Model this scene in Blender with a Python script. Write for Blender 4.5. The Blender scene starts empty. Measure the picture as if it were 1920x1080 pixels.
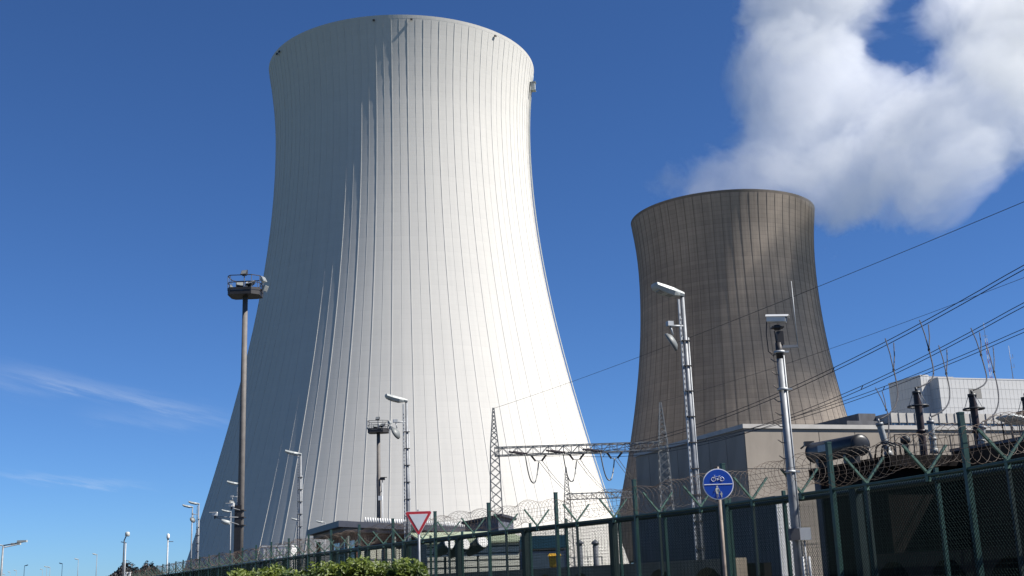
import bpy, bmesh, math, random
from mathutils import Vector, Matrix

# ------------------------------------------------------------------ camera, sky, sun, exposure
S = bpy.context.scene
COL = S.collection
FPX, EYE = 2200.0, 1.7                       # focal length in pixels of a 1920 wide picture, eye height
PITCH, ROLL = math.atan(548 / FPX), math.radians(2.0)
FW = Vector((0, math.cos(PITCH), math.sin(PITCH)))
UP0 = Vector((0, -math.sin(PITCH), math.cos(PITCH)))
RT0 = Vector((1, 0, 0))
RT = RT0 * math.cos(ROLL) - UP0 * math.sin(ROLL)
UPV = UP0 * math.cos(ROLL) + RT0 * math.sin(ROLL)
cam = bpy.data.cameras.new('camera'); camo = bpy.data.objects.new('camera', cam); COL.objects.link(camo)
M = Matrix((RT, UPV, -FW)).transposed().to_4x4(); M.translation = Vector((0, 0, EYE))
camo.matrix_world = M
cam.sensor_width = 36.0; cam.lens = FPX / 1920 * 36.0
cam.clip_start = 0.1; cam.clip_end = 20000
S.camera = camo

SUN_AZ, SUN_EL = math.radians(101.5), math.radians(48)      # azimuth from +Y towards +X
SUND = Vector((math.sin(SUN_AZ) * math.cos(SUN_EL), math.cos(SUN_AZ) * math.cos(SUN_EL), math.sin(SUN_EL)))
W = bpy.data.worlds.new('World'); S.world = W; W.use_nodes = True
wt = W.node_tree; wt.nodes.clear()
def wn(t, **k):
    n = wt.nodes.new(t)
    for a, b in k.items(): setattr(n, a, b)
    return n
wout = wn('ShaderNodeOutputWorld'); wbg = wn('ShaderNodeBackground')
sky = wn('ShaderNodeTexSky', sky_type='NISHITA', sun_disc=False, sun_elevation=SUN_EL, sun_rotation=SUN_AZ,
         altitude=800.0, air_density=0.78, dust_density=0.3, ozone_density=2.0)
wbg.inputs['Strength'].default_value = 0.051
SUN_STRENGTH, EXPOSURE = 5.0, 1.0
sl = bpy.data.lights.new('sun', 'SUN'); sl.energy = SUN_STRENGTH; sl.angle = math.radians(0.53); sl.color = (1.0, 0.955, 0.88)
so = bpy.data.objects.new('sun', sl); COL.objects.link(so)
so.rotation_euler = SUND.to_track_quat('Z', 'Y').to_euler()
so.location = (60, -60, 120)
S.view_settings.view_transform = 'Standard'; S.view_settings.look = 'None'
S.view_settings.gamma = 1.0; S.view_settings.exposure = EXPOSURE; S.view_settings.use_curve_mapping = False
S.render.engine = 'CYCLES'
S.cycles.use_denoising = True
S.cycles.max_bounces = 12; S.cycles.volume_bounces = 3; S.cycles.transparent_max_bounces = 16
S.cycles.volume_step_rate = 1.0; S.cycles.volume_max_steps = 256
random.seed(7)

# a pixel of the photograph and a distance give a place in the world
def ray(x, y): return FW + RT * ((x - 960) / FPX) - UPV * ((y - 540) / FPX)
def PY(x, y, Y):
    d = ray(x, y); return d * (Y / d.y) + Vector((0, 0, EYE))
def PZ(x, y, z):
    d = ray(x, y); return d * ((z - EYE) / d.z) + Vector((0, 0, EYE))
def azel(x, y):
    d = ray(x, y).normalized(); return math.atan2(d.x, d.y), math.asin(d.z)
U = Vector((0.948, 0.317, 0)); V = Vector((-0.317, 0.948, 0)); Z = Vector((0, 0, 1))   # the plant's own grid

# thin cirrus streaks high in the sky (by direction, part of the sky itself)
geo = wn('ShaderNodeTexCoord'); sep = wn('ShaderNodeSeparateXYZ'); wt.links.new(geo.outputs['Generated'], sep.inputs[0])
def wm(op, a, b=None, c=None):
    n = wn('ShaderNodeMath', operation=op)
    for i, q in enumerate((a, b, c)):
        if q is None: continue
        if isinstance(q, (int, float)): n.inputs[i].default_value = q
        else: wt.links.new(q, n.inputs[i])
    return n.outputs[0]
AZ = wm('ARCTAN2', sep.outputs[0], sep.outputs[1]); EL = wm('ARCSINE', sep.outputs[2])
wnoise = wn('ShaderNodeTexNoise'); wnoise.inputs['Scale'].default_value = 14; wnoise.inputs['Detail'].default_value = 6; wnoise.inputs['Roughness'].default_value = 0.62
wmap = wn('ShaderNodeCombineXYZ'); wt.links.new(wm('MULTIPLY', AZ, 1.3), wmap.inputs[0]); wt.links.new(wm('MULTIPLY', wm('ADD', EL, wm('MULTIPLY', AZ, 0.23)), 11.0), wmap.inputs[1])
wt.links.new(wmap.outputs[0], wnoise.inputs['Vector'])
total = None
for (x0, y0, x1, y1, wid, amp) in ((10, 690, 430, 785, 0.0055, 0.30), (-30, 888, 270, 910, 0.0030, 0.24), (-60, 700, 120, 730, 0.010, 0.13), (150, 772, 420, 800, 0.006, 0.10)):
    a0, e0 = azel(x0, y0); a1, e1 = azel(x1, y1)
    sl_ = (e1 - e0) / (a1 - a0)
    off = wm('SUBTRACT', EL, wm('ADD', wm('MULTIPLY', wm('SUBTRACT', AZ, a0), sl_), e0))
    off = wm('ADD', off, wm('MULTIPLY', wm('SUBTRACT', wnoise.outputs['Fac'], 0.5), 0.026))
    g = wm('POWER', 2.718, wm('MULTIPLY', wm('POWER', wm('ABSOLUTE', wm('DIVIDE', off, wid)), 2.0), -1.0))
    mid, half = (a0 + a1) / 2, abs(a1 - a0) / 2
    fade = wm('POWER', 2.718, wm('MULTIPLY', wm('POWER', wm('ABSOLUTE', wm('DIVIDE', wm('SUBTRACT', AZ, mid), half)), 4.0), -1.4))
    term = wm('MULTIPLY', wm('MULTIPLY', g, fade), wm('MULTIPLY', wm('POWER', wnoise.outputs['Fac'], 2.0), amp * 1.6))
    total = term if total is None else wm('ADD', total, term)
mixw = wn('ShaderNodeMix', data_type='RGBA')
wt.links.new(wm('MINIMUM', total, 0.6), mixw.inputs[0]); 
tint = wn('ShaderNodeMix', data_type='RGBA', blend_type='MULTIPLY'); tint.inputs[0].default_value = 1.0
wt.links.new(sky.outputs[0], tint.inputs[6]); tint.inputs[7].default_value = (0.49, 0.79, 1.19, 1)
wt.links.new(tint.outputs[2], mixw.inputs[6]); mixw.inputs[7].default_value = (8.0, 8.6, 9.4, 1)
wt.links.new(mixw.outputs[2], wbg.inputs['Color']); wt.links.new(wbg.outputs[0], wout.inputs[0])

# ------------------------------------------------------------------ materials
MATS = {}
def mat(name, color, rough=0.6, metal=0.0, var=0.15, scale=3.0, bump=0.0, bscale=None, streak=None, stretch=(1, 1, 1), spec=0.4, dark=None, detail=5):
    """procedural paint / concrete / metal: base colour with noise wear"""
    m = bpy.data.materials.new(name); m.use_nodes = True
    t = m.node_tree; b = t.nodes['Principled BSDF']
    b.inputs['Roughness'].default_value = rough; b.inputs['Metallic'].default_value = metal
    b.inputs['Specular IOR Level'].default_value = spec
    tc = t.nodes.new('ShaderNodeTexCoord'); mp = t.nodes.new('ShaderNodeMapping'); mp.inputs['Scale'].default_value = stretch
    t.links.new(tc.outputs['Object'], mp.inputs[0])
    nz = t.nodes.new('ShaderNodeTexNoise'); nz.inputs['Scale'].default_value = scale; nz.inputs['Detail'].default_value = detail; nz.inputs['Roughness'].default_value = 0.62
    t.links.new(mp.outputs[0], nz.inputs['Vector'])
    cr = t.nodes.new('ShaderNodeValToRGB')
    lo = dark if dark else tuple(c * (1 - var) for c in color); hi = tuple(min(1, c * (1 + var * 0.6)) for c in color)
    cr.color_ramp.elements[0].position = 0.3; cr.color_ramp.elements[0].color = (*lo, 1)
    cr.color_ramp.elements[1].position = 0.7; cr.color_ramp.elements[1].color = (*hi, 1)
    t.links.new(nz.outputs['Fac'], cr.inputs[0]); t.links.new(cr.outputs[0], b.inputs['Base Color'])
    if bump:
        bn = t.nodes.new('ShaderNodeTexNoise'); bn.inputs['Scale'].default_value = bscale or scale * 6; bn.inputs['Detail'].default_value = 4
        t.links.new(mp.outputs[0], bn.inputs['Vector'])
        bp = t.nodes.new('ShaderNodeBump'); bp.inputs['Strength'].default_value = bump; bp.inputs['Distance'].default_value = 0.02
        t.links.new(bn.outputs['Fac'], bp.inputs['Height']); t.links.new(bp.outputs[0], b.inputs['Normal'])
    MATS[name] = m
    return m
mat('galvanised', (0.19, 0.20, 0.215), 0.55, 0.25, 0.25, 6)
mat('zinc_pale', (0.34, 0.355, 0.37), 0.55, 0.2, 0.2, 5)
mat('lamp_grey', (0.36, 0.38, 0.37), 0.5, 0.0, 0.14, 5)
mat('lamp_lens', (0.20, 0.21, 0.21), 0.25, 0.0, 0.1, 5)
mat('mast_brown', (0.115, 0.105, 0.098), 0.7, 0.0, 0.22, 3, 0.2)
mat('dark_steel', (0.035, 0.033, 0.035), 0.55, 0.3, 0.3, 6)
mat('black_paint', (0.02, 0.021, 0.024), 0.45, 0.0, 0.35, 4)
mat('tank_paint', (0.012, 0.013, 0.016), 0.42, 0.0, 0.3, 2.5)
mat('fence_green', (0.012, 0.042, 0.036), 0.45, 0.0, 0.3, 8)
mat('fence_dark', (0.006, 0.017, 0.016), 0.5, 0.0, 0.3, 8)
mat('arm_green', (0.055, 0.115, 0.092), 0.55, 0.0, 0.35, 14)
mat('wire_green', (0.004, 0.011, 0.010), 0.9, 0.0, 0.3, 8, spec=0.1)
mat('razor', (0.085, 0.075, 0.065), 0.6, 0.3, 0.35, 1.2, dark=(0.065, 0.035, 0.02))
mat('conductor', (0.022, 0.022, 0.026), 0.7, 0.0, 0.2, 5)
mat('lattice', (0.20, 0.205, 0.20), 0.55, 0.35, 0.25, 3)
mat('insulator', (0.06, 0.05, 0.05), 0.25, 0.0, 0.25, 8)
mat('bushing_dark', (0.022, 0.011, 0.013), 0.5, 0.0, 0.3, 8)
mat('bushing_grey', (0.24, 0.25, 0.25), 0.35, 0.0, 0.2, 8)
mat('concrete_beige', (0.27, 0.235, 0.195), 0.85, 0.0, 0.16, 0.35, 0.25, 9, stretch=(1, 1, 0.35))
mat('concrete_pale', (0.42, 0.40, 0.37), 0.85, 0.0, 0.12, 0.6, 0.2, 9)
mat('concrete_wall', (0.30, 0.25, 0.19), 0.9, 0.0, 0.3, 1.2, 0.4, 12, stretch=(1, 1, 0.4))
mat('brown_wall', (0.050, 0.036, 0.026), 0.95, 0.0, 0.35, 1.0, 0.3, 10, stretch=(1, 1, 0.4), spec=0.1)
mat('shade_black_wall', (0.010, 0.009, 0.009), 0.95, 0.0, 0.4, 0.8, 0.3, 10, stretch=(1, 1, 0.4), spec=0.05)  # dark concrete, blackened further so the colour carries its shade
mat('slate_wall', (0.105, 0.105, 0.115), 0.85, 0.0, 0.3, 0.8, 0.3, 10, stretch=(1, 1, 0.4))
mat('cladding', (0.50, 0.495, 0.485), 0.55, 0.0, 0.06, 0.4)
mat('cladding_joint', (0.26, 0.255, 0.25), 0.7, 0.0, 0.1, 0.4)
mat('louvre', (0.22, 0.21, 0.195), 0.6, 0.0, 0.1, 2)
mat('glass_dark', (0.05, 0.07, 0.09), 0.08, 0.0, 0.2, 2, spec=0.6)
mat('glass_blue', (0.10, 0.17, 0.23), 0.08, 0.0, 0.2, 2, spec=0.7)
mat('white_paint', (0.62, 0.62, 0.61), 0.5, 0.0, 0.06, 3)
mat('sign_white', (0.80, 0.80, 0.80), 0.4, 0.0, 0.06, 4)
mat('sign_red', (0.58, 0.045, 0.055), 0.4, 0.0, 0.12, 5)
mat('sign_blue', (0.006, 0.055, 0.36), 0.38, 0.0, 0.10, 5)
mat('sign_faded', (0.62, 0.60, 0.50), 0.5, 0.0, 0.2, 30)
mat('rust_post', (0.20, 0.165, 0.14), 0.7, 0.2, 0.35, 9)
mat('fascia', (0.035, 0.038, 0.05), 0.5, 0.0, 0.2, 2)
mat('soffit', (0.16, 0.155, 0.15), 0.8, 0.0, 0.15, 1)
mat('redbrown', (0.10, 0.045, 0.032), 0.8, 0.0, 0.3, 1.5, 0.2)
mat('hall_pale', (0.52, 0.52, 0.44), 0.7, 0.0, 0.12, 0.8)
mat('hall_green', (0.25, 0.29, 0.20), 0.6, 0.0, 0.15, 0.8)
mat('shed_blue', (0.09, 0.10, 0.125), 0.6, 0.0, 0.15, 1)
mat('truck_blue', (0.016, 0.026, 0.055), 0.4, 0.0, 0.2, 2)
mat('teal', (0.02, 0.08, 0.12), 0.5, 0.0, 0.15, 2)
mat('yellow', (0.58, 0.32, 0.02), 0.5, 0.0, 0.15, 4)
mat('rubber', (0.015, 0.015, 0.015), 0.85, 0.0, 0.2, 8)
mat('red_mast', (0.30, 0.06, 0.05), 0.5, 0.0, 0.15, 2)
mat('bark', (0.07, 0.05, 0.035), 0.9, 0.0, 0.3, 12, 0.4)
mat('low_bounce_roof', (0.07, 0.07, 0.07), 0.95, 0.0, 0.3, 0.6, 0.3, 12)
mat('dish_grey', (0.14, 0.15, 0.15), 0.5, 0.0, 0.15, 5)
mat('asphalt', (0.05, 0.05, 0.052), 0.9, 0.0, 0.3, 3, 0.3, 60)
mat('kerb_stone', (0.30, 0.29, 0.27), 0.9, 0.0, 0.2, 3, 0.2)
mat('path_paving', (0.22, 0.17, 0.15), 0.9, 0.0, 0.25, 3, 0.3, 40)
mat('grass', (0.065, 0.078, 0.038), 0.95, 0.0, 0.45, 0.25, 0.5, 20, detail=9)

def leafmat(name, c1, c2, transl=0.35):
    m = bpy.data.materials.new(name); m.use_nodes = True; t = m.node_tree; b = t.nodes['Principled BSDF']
    b.inputs['Roughness'].default_value = 0.5
    nz = t.nodes.new('ShaderNodeTexNoise'); nz.inputs['Scale'].default_value = 2.3; nz.inputs['Detail'].default_value = 6
    wnz = t.nodes.new('ShaderNodeTexWhiteNoise'); wnz.noise_dimensions = '3D'
    tc = t.nodes.new('ShaderNodeTexCoord'); t.links.new(tc.outputs['Object'], nz.inputs['Vector'])
    cr = t.nodes.new('ShaderNodeValToRGB'); cr.color_ramp.elements[0].color = (*c1, 1); cr.color_ramp.elements[1].color = (*c2, 1)
    cr.color_ramp.elements[0].position = 0.35; cr.color_ramp.elements[1].position = 0.68
    t.links.new(nz.outputs['Fac'], cr.inputs[0]); t.links.new(cr.outputs[0], b.inputs['Base Color'])
    tr = t.nodes.new('ShaderNodeBsdfTranslucent'); t.links.new(cr.outputs[0], tr.inputs[0])
    mx = t.nodes.new('ShaderNodeMixShader'); mx.inputs[0].default_value = transl
    o = t.nodes['Material Output']; t.links.new(b.outputs[0], mx.inputs[1]); t.links.new(tr.outputs[0], mx.inputs[2]); t.links.new(mx.outputs[0], o.inputs[0])
    MATS[name] = m
leafmat('leaf_bright', (0.025, 0.055, 0.008), (0.17, 0.21, 0.025))
leafmat('leaf_dark', (0.012, 0.014, 0.014), (0.035, 0.030, 0.035), 0.15)

def shellmat(name, c_hi, c_lo, course, line_amt, streak_amt, blotch=None, rough=0.85, bump=0.25):
    """slip-formed concrete shell: fine horizontal lift lines, faint vertical run-off streaks, blotches"""
    m = bpy.data.materials.new(name); m.use_nodes = True; t = m.node_tree; b = t.nodes['Principled BSDF']
    b.inputs['Roughness'].default_value = rough; b.inputs['Specular IOR Level'].default_value = 0.15
    L = t.links.new
    tc = t.nodes.new('ShaderNodeTexCoord'); sp = t.nodes.new('ShaderNodeSeparateXYZ'); L(tc.outputs['Object'], sp.inputs[0])
    def mth(op, a, b_=None):
        n = t.nodes.new('ShaderNodeMath'); n.operation = op
        for i, q in enumerate((a, b_)):
            if q is None: continue
            if isinstance(q, (int, float)): n.inputs[i].default_value = q
            else: L(q, n.inputs[i])
        return n.outputs[0]
    ang = mth('ARCTAN2', sp.outputs[0], sp.outputs[1])
    fr = mth('FRACT', mth('DIVIDE', sp.outputs[2], course))
    line = mth('LESS_THAN', fr, 0.16)
    cell = t.nodes.new('ShaderNodeCombineXYZ'); L(mth('FLOOR', mth('DIVIDE', sp.outputs[2], course)), cell.inputs[0]); L(mth('FLOOR', mth('MULTIPLY', ang, 112 / math.tau)), cell.inputs[1])
    wh = t.nodes.new('ShaderNodeTexWhiteNoise'); wh.noise_dimensions = '2D'; L(cell.outputs[0], wh.inputs['Vector'])
    row = t.nodes.new('ShaderNodeTexWhiteNoise'); row.noise_dimensions = '1D'; L(mth('FLOOR', mth('DIVIDE', sp.outputs[2], course)), row.inputs['W'])
    cmb = t.nodes.new('ShaderNodeCombineXYZ'); L(mth('MULTIPLY', ang, 26.0), cmb.inputs[0]); L(mth('MULTIPLY', sp.outputs[2], 0.018), cmb.inputs[1])
    st = t.nodes.new('ShaderNodeTexNoise'); st.inputs['Scale'].default_value = 1.6; st.inputs['Detail'].default_value = 5; L(cmb.outputs[0], st.inputs['Vector'])
    bl = t.nodes.new('ShaderNodeTexNoise'); bl.inputs['Scale'].default_value = 0.045; bl.inputs['Detail'].default_value = 5; L(tc.outputs['Object'], bl.inputs['Vector'])
    v = mth('ADD', mth('MULTIPLY', mth('SUBTRACT', st.outputs['Fac'], 0.5), streak_amt), mth('MULTIPLY', mth('SUBTRACT', bl.outputs['Fac'], 0.5), blotch or 0.3))
    v = mth('ADD', v, mth('MULTIPLY', mth('SUBTRACT', wh.outputs['Value'], 0.5), 0.12)); v = mth('ADD', v, mth('MULTIPLY', mth('SUBTRACT', row.outputs['Value'], 0.5), line_amt * 1.1))
    v = mth('SUBTRACT', v, mth('MULTIPLY', line, line_amt)); v = mth('ADD', v, 0.6)
    mx = t.nodes.new('ShaderNodeMix'); mx.data_type = 'RGBA'; mx.clamp_factor = True
    L(v, mx.inputs[0]); mx.inputs[6].default_value = (*c_lo, 1); mx.inputs[7].default_value = (*c_hi, 1)
    L(mx.outputs[2], b.inputs['Base Color'])
    bp = t.nodes.new('ShaderNodeBump'); bp.inputs['Strength'].default_value = bump; bp.inputs['Distance'].default_value = 0.06
    L(mth('MULTIPLY', line, -1.0), bp.inputs['Height']); L(bp.outputs[0], b.inputs['Normal'])
    MATS[name] = m
shellmat('shell_pale', (0.51, 0.495, 0.465), (0.42, 0.41, 0.39), 1.35, 0.10, 0.75, 0.7, bump=0.12)
shellmat('shell_brown', (0.265, 0.225, 0.19), (0.125, 0.107, 0.095), 1.5, 0.18, 1.0, 1.2)
mat('rib_pale', (0.50, 0.49, 0.465), 0.85, 0.0, 0.06, 0.2)
mat('rib_brown', (0.13, 0.111, 0.097), 0.9, 0.0, 0.15, 0.2)

# ------------------------------------------------------------------ mesh helpers
class MB:
    def __init__(s): s.v = []; s.f = []; s.sm = []
    def add(s, vs, fs, smooth=False):
        o = len(s.v); s.v += [Vector(p) for p in vs]
        for q in fs: s.f.append(tuple(i + o for i in q)); s.sm.append(smooth)
        return s
    def box(s, c, size, ax=None):
        c = Vector(c); a = ax or (Vector((1, 0, 0)), Vector((0, 1, 0)), Z)
        h = [a[i] * (size[i] / 2) for i in range(3)]
        vs = [c + h[0] * i + h[1] * j + h[2] * k for k in (-1, 1) for j in (-1, 1) for i in (-1, 1)]
        return s.add(vs, [(0, 2, 3, 1), (4, 5, 7, 6), (0, 1, 5, 4), (2, 6, 7, 3), (0, 4, 6, 2), (1, 3, 7, 5)])
    def beam(s, p0, p1, w, h=None):
        p0 = Vector(p0); p1 = Vector(p1); h = h or w
        d = (p1 - p0); L = d.length
        if L < 1e-6: return s
        d /= L; ref = Z if abs(d.z) < 0.95 else Vector((1, 0, 0))
        a = d.cross(ref).normalized(); b = a.cross(d)
        return s.box((p0 + p1) / 2, (w, L, h), (a, d, b))
    def tube(s, pts, r, n=6, caps=True, smooth=True):
        pts = [Vector(p) for p in pts]; rs = r if isinstance(r, (list, tuple)) else [r] * len(pts)
        vs = []; a = None
        for i, p in enumerate(pts):
            d = (pts[min(i + 1, len(pts) - 1)] - pts[max(i - 1, 0)]).normalized()
            if a is None:
                ref = Z if abs(d.z) < 0.9 else Vector((1, 0, 0)); a = d.cross(ref).normalized()
            else: a = (a - d * a.dot(d)).normalized()
            b = d.cross(a)
            for k in range(n):
                t = math.tau * k / n; vs.append(p + (a * math.cos(t) + b * math.sin(t)) * rs[i])
        fs = [(i * n + k, i * n + (k + 1) % n, (i + 1) * n + (k + 1) % n, (i + 1) * n + k) for i in range(len(pts) - 1) for k in range(n)]
        s.add(vs, fs, smooth)
        if caps:
            o = len(s.v) - len(vs)
            s.f.append(tuple(o + k for k in range(n))[::-1]); s.sm.append(False)
            s.f.append(tuple(o + (len(pts) - 1) * n + k for k in range(n))); s.sm.append(False)
        return s
    def lathe(s, prof, n=16, c=(0, 0, 0), smooth=True, close=False):
        c = Vector(c); vs = [c + Vector((r * math.cos(math.tau * k / n), r * math.sin(math.tau * k / n), z)) for r, z in prof for k in range(n)]
        m = len(prof)
        fs = [(i * n + k, i * n + (k + 1) % n, ((i + 1) % m) * n + (k + 1) % n, ((i + 1) % m) * n + k) for i in range(m if close else m - 1) for k in range(n)]
        s.add(vs, fs, smooth)
        return s
    def ring(s, c, R, r, ax=Z, n=24, m=5):
        ax = Vector(ax).normalized(); a = ax.orthogonal().normalized(); b = ax.cross(a); c = Vector(c); vs = []
        for i in range(n):
            t = math.tau * i / n; d = a * math.cos(t) + b * math.sin(t)
            for k in range(m):
                q = math.tau * k / m; vs.append(c + d * (R + r * math.cos(q)) + ax * (r * math.sin(q)))
        return s.add(vs, [(i * m + k, ((i + 1) % n) * m + k, ((i + 1) % n) * m + (k + 1) % m, i * m + (k + 1) % m) for i in range(n) for k in range(m)], True)
    def prism(s, poly, d):
        """poly: list of points, extruded by vector d"""
        n = len(poly); d = Vector(d); poly = [Vector(p) for p in poly]
        return s.add(poly + [p + d for p in poly], [tuple(range(n))[::-1], tuple(range(n, 2 * n))] + [(i, (i + 1) % n, n + (i + 1) % n, n + i) for i in range(n)])
    def mesh(s, name, m, origin=(0, 0, 0)):
        o = Vector(origin); me = bpy.data.meshes.new(name); me.from_pydata([tuple(p - o) for p in s.v], [], s.f)
        for p, q in zip(me.polygons, s.sm): p.use_smooth = q
        me.materials.append(MATS[m]); me.update(); return me
    def build(s, name, m, parent=None, origin=None):
        org = Vector(origin) if origin is not None else (parent_loc(parent) if parent else Vector((0, 0, 0)))
        o = bpy.data.objects.new(name, s.mesh(name, m, org)); COL.objects.link(o)
        if parent: o.parent = parent
        else: o.location = org
        return o
def parent_loc(p):
    l = Vector((0, 0, 0))
    while p: l = l + p.location; p = p.parent
    return l
def tag(o, label=None, cat=None, group=None, kind=None):
    if label: o['label'] = label
    if cat: o['category'] = cat
    if group: o['group'] = group
    if kind: o['kind'] = kind
    return o
def thing(name, label, cat, loc, group=None):
    o = bpy.data.objects.new(name, None); COL.objects.link(o); o.location = loc; o.empty_display_size = 0.3
    return tag(o, label, cat, group)
def piece(name, me, parent, loc=(0, 0, 0), rz=0.0):
    o = bpy.data.objects.new(name, me); COL.objects.link(o); o.parent = parent; o.location = loc; o.rotation_euler = (0, 0, rz); return o
def copy_tree(o, parent=None):
    c = o.copy(); COL.objects.link(c); c.parent = parent
    for ch in o.children: copy_tree(ch, c)
    return c
def gz(p): return Vector((p.x, p.y, 0))
def sag(a, b, drop, n=24):
    return [a.lerp(b, i / n) - Z * (4 * drop * (i / n) * (1 - i / n)) for i in range(n + 1)]

# ------------------------------------------------------------------ ground
g = MB().add([(-7000, -3000, 0), (7000, -3000, 0), (7000, 12000, 0), (-7000, 12000, 0)], [(0, 1, 2, 3)])
tag(g.build('ground', 'grass'), kind='structure')
FP = [(-62, 170), (-40, 118), (-22.8, 78.3), (-15.6, 63.2), (-10.2, 50.0), (-5.4, 38.4), (-2.5, 33.4), (-0.85, 30.3), (0.9, 27.5), (2.2, 25.15), (3.2, 23.2), (4.5, 19.9), (5.4, 17.1), (5.85, 15.6), (6.15, 14.3), (6.5, 11.5), (6.9, 7.5)]
def poly_offset(P, d):
    out = []
    for i, p in enumerate(P):
        a = Vector(P[max(i - 1, 0)]); b = Vector(P[min(i + 1, len(P) - 1)]); t = (b - a).normalized()
        out.append((p[0] - t.y * d, p[1] + t.x * d))
    return out
def strip(name, P, d0, d1, z, m):
    a = poly_offset(P, d0); b = poly_offset(P, d1); n = len(P)
    o = MB().add([(x, y, z) for x, y in a] + [(x, y, z) for x, y in b], [(i, n + i, n + i + 1, i + 1) for i in range(n - 1)])
    return tag(o.build(name, m), kind='structure')
FPX2 = FP + [(7.3, 0), (7.6, -12), (8.0, -40)]
strip('path', FPX2, -4.6, -2.4, 0.008, 'path_paving')
strip('road', FPX2, -13.0, -6.6, 0.004, 'asphalt')
kerb = MB(); ka, kb = poly_offset(FPX2, -6.6), poly_offset(FPX2, -6.42)
n = len(FPX2)
kerb.add([(x, y, 0) for x, y in ka] + [(x, y, 0.12) for x, y in ka] + [(x, y, 0.12) for x, y in kb] + [(x, y, 0) for x, y in kb],
         [(r * n + i, r * n + i + 1, (r + 1) * n + i + 1, (r + 1) * n + i) for r in range(3) for i in range(n - 1)])
tag(kerb.build('kerb', 'kerb_stone'), kind='structure')
plot = MB().add([(x, y, 0.004) for x, y in poly_offset(FPX2, 0.3)] + [(160, -40, 0.004), (160, 260, 0.004), (-20, 260, 0.004)], [tuple(range(n + 3))])
tag(plot.build('works_yard', 'asphalt'), kind='structure')

# ------------------------------------------------------------------ cooling towers
def tower(label, cx, D, rt, zt, b1, b2, H, z0, nrib, shell_m, rib_m, rib_w, rib_d, minor, fine):
    loc = Vector((cx, D, 0)); t = thing('cooling_tower', label, 'cooling tower', loc, None)
    def R(z): return rt * math.sqrt(1 + ((z - zt) / (b2 if z > zt else b1)) ** 2)
    zs = [z0 + (H - z0) * i / 72 for i in range(73)]
    prof = [(R(z), z) for z in zs]; inner = [(R(z) - (0.9 if z < z0 + 6 else 0.45), z) for z in reversed(zs)]
    MB().lathe(prof, 192).lathe(inner, 192).lathe([prof[-1], inner[0]], 192, smooth=False).lathe([inner[-1], prof[0]], 192, smooth=False).build('shell', shell_m, t, origin=(0, 0, 0))
    # stiffening ring at the lip
    MB().lathe([(R(H) - 0.5, H - 0.9), (R(H - 0.9) + 0.02, H - 0.9), (R(H) + 0.02, H + 0.02), (R(H) - 0.5, H + 0.02)], 192, close=True, smooth=False).build('rim', 'rib_brown' if fine == 0 else shell_m, t, origin=(0, 0, 0))
    def ribmesh(nm, w, d, m):
        mb = MB(); k = 26; vs = []
        for i in range(k + 1):
            z = z0 + (H - 1.0 - z0) * i / k; r = R(z)
            vs += [(-w / 2, -(r - 0.08), z), (-w / 2, -(r + d), z), (w / 2, -(r + d), z), (w / 2, -(r - 0.08), z)]
        fs = [(4 * i + j, 4 * i + 4 + j, 4 * i + 5 + j, 4 * i + 1 + j) for i in range(k) for j in range(3)]
        return mb.add(vs, fs).mesh(nm, m)
    rm = ribmesh('rib', rib_w, rib_d, rib_m)
    for i in range(nrib): piece('rib', rm, t, (0, 0, 0), math.tau * (i + 0.15) / nrib)
    if minor:
        mm = ribmesh('minor_rib', minor[0], minor[1], rib_m)
        for i in range(nrib): piece('minor_rib', mm, t, (0, 0, 0), math.tau * (i + 0.65) / nrib)
    # raking legs of the air inlet
    cm = MB(); rb = R(0) + 1.5; da = math.tau / 80
    for sgn in (-1, 1): cm.tube([(math.sin(sgn * da) * rb, -math.cos(sgn * da) * rb, 0), (0, -(R(z0) - 0.45), z0 + 0.1)], 0.45, 6)
    me = cm.mesh('inlet_column', shell_m)
    for i in range(40): piece('inlet_column', me, t, (0, 0, 0), math.tau * i / 40)
    MB().lathe([(R(0) + 3, 0), (R(0) + 3, 1.1), (R(0) + 2.4, 1.1), (R(0) + 2.4, 0.3), (0.1, 0.3)], 96).build('basin', 'concrete_wall', t, origin=(0, 0, 0))
    return t, R
t1, R1 = tower('huge pale cooling tower with vertical ribs, lit on one flank, no steam', -31.06, 331.4, 37.56, 126.0, 96.2, 71.1, 152.0, 4.5, 56, 'shell_pale', 'rib_pale', 0.16, 0.075, (0.07, 0.03), 1)
t2, R2 = tower('weathered brown cooling tower giving off white steam', 79.07, 419.06, 31.89, 107.3, 86.3, 65.0, 130.0, 6.5, 64, 'shell_brown', 'rib_brown', 0.15, 0.07, None, 0)
# hoist cage with its rails on the sunny flank of the pale tower, warning lamps along the lip
a = math.radians(82); zc = PY(1001, 176, 331).z
def onshell(R, ang, z, out=0.0): r = R(z) + out; return Vector((r * math.sin(ang), -r * math.cos(ang), z))
tc1 = Vector((-31.06, 331.4, 0))
hc = MB(); c = onshell(R1, a, zc, 1.0); er = Vector((math.sin(a), -math.cos(a), 0)); et = Vector((math.cos(a), math.sin(a), 0))
hc.box(c, (1.3, 1.7, 2.2), (er, et, Z)); hc.box(c + Z * 1.3, (1.8, 2.0, 0.15), (er, et, Z)); hc.box(c - Z * 1.2, (1.6, 1.9, 0.15), (er, et, Z))
hco = hc.build('hoist_cage', 'lamp_grey', t1, origin=(0, 0, 0)); tag(hco, 'small grey hoist cage high on the flank')
hr = MB()
for dz in (-0.8, 0.8): hr.tube([onshell(R1, a, z, 0.55) + et * dz for z in [zc + 4 - i * 4.5 for i in range(31)] if z > 10], 0.10, 4)
hr.tube([c + Z * 1.4, c + Z * 5.0], 0.07, 4); hr.build('hoist_rail', 'lamp_grey', t1, origin=(0, 0, 0))
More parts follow.
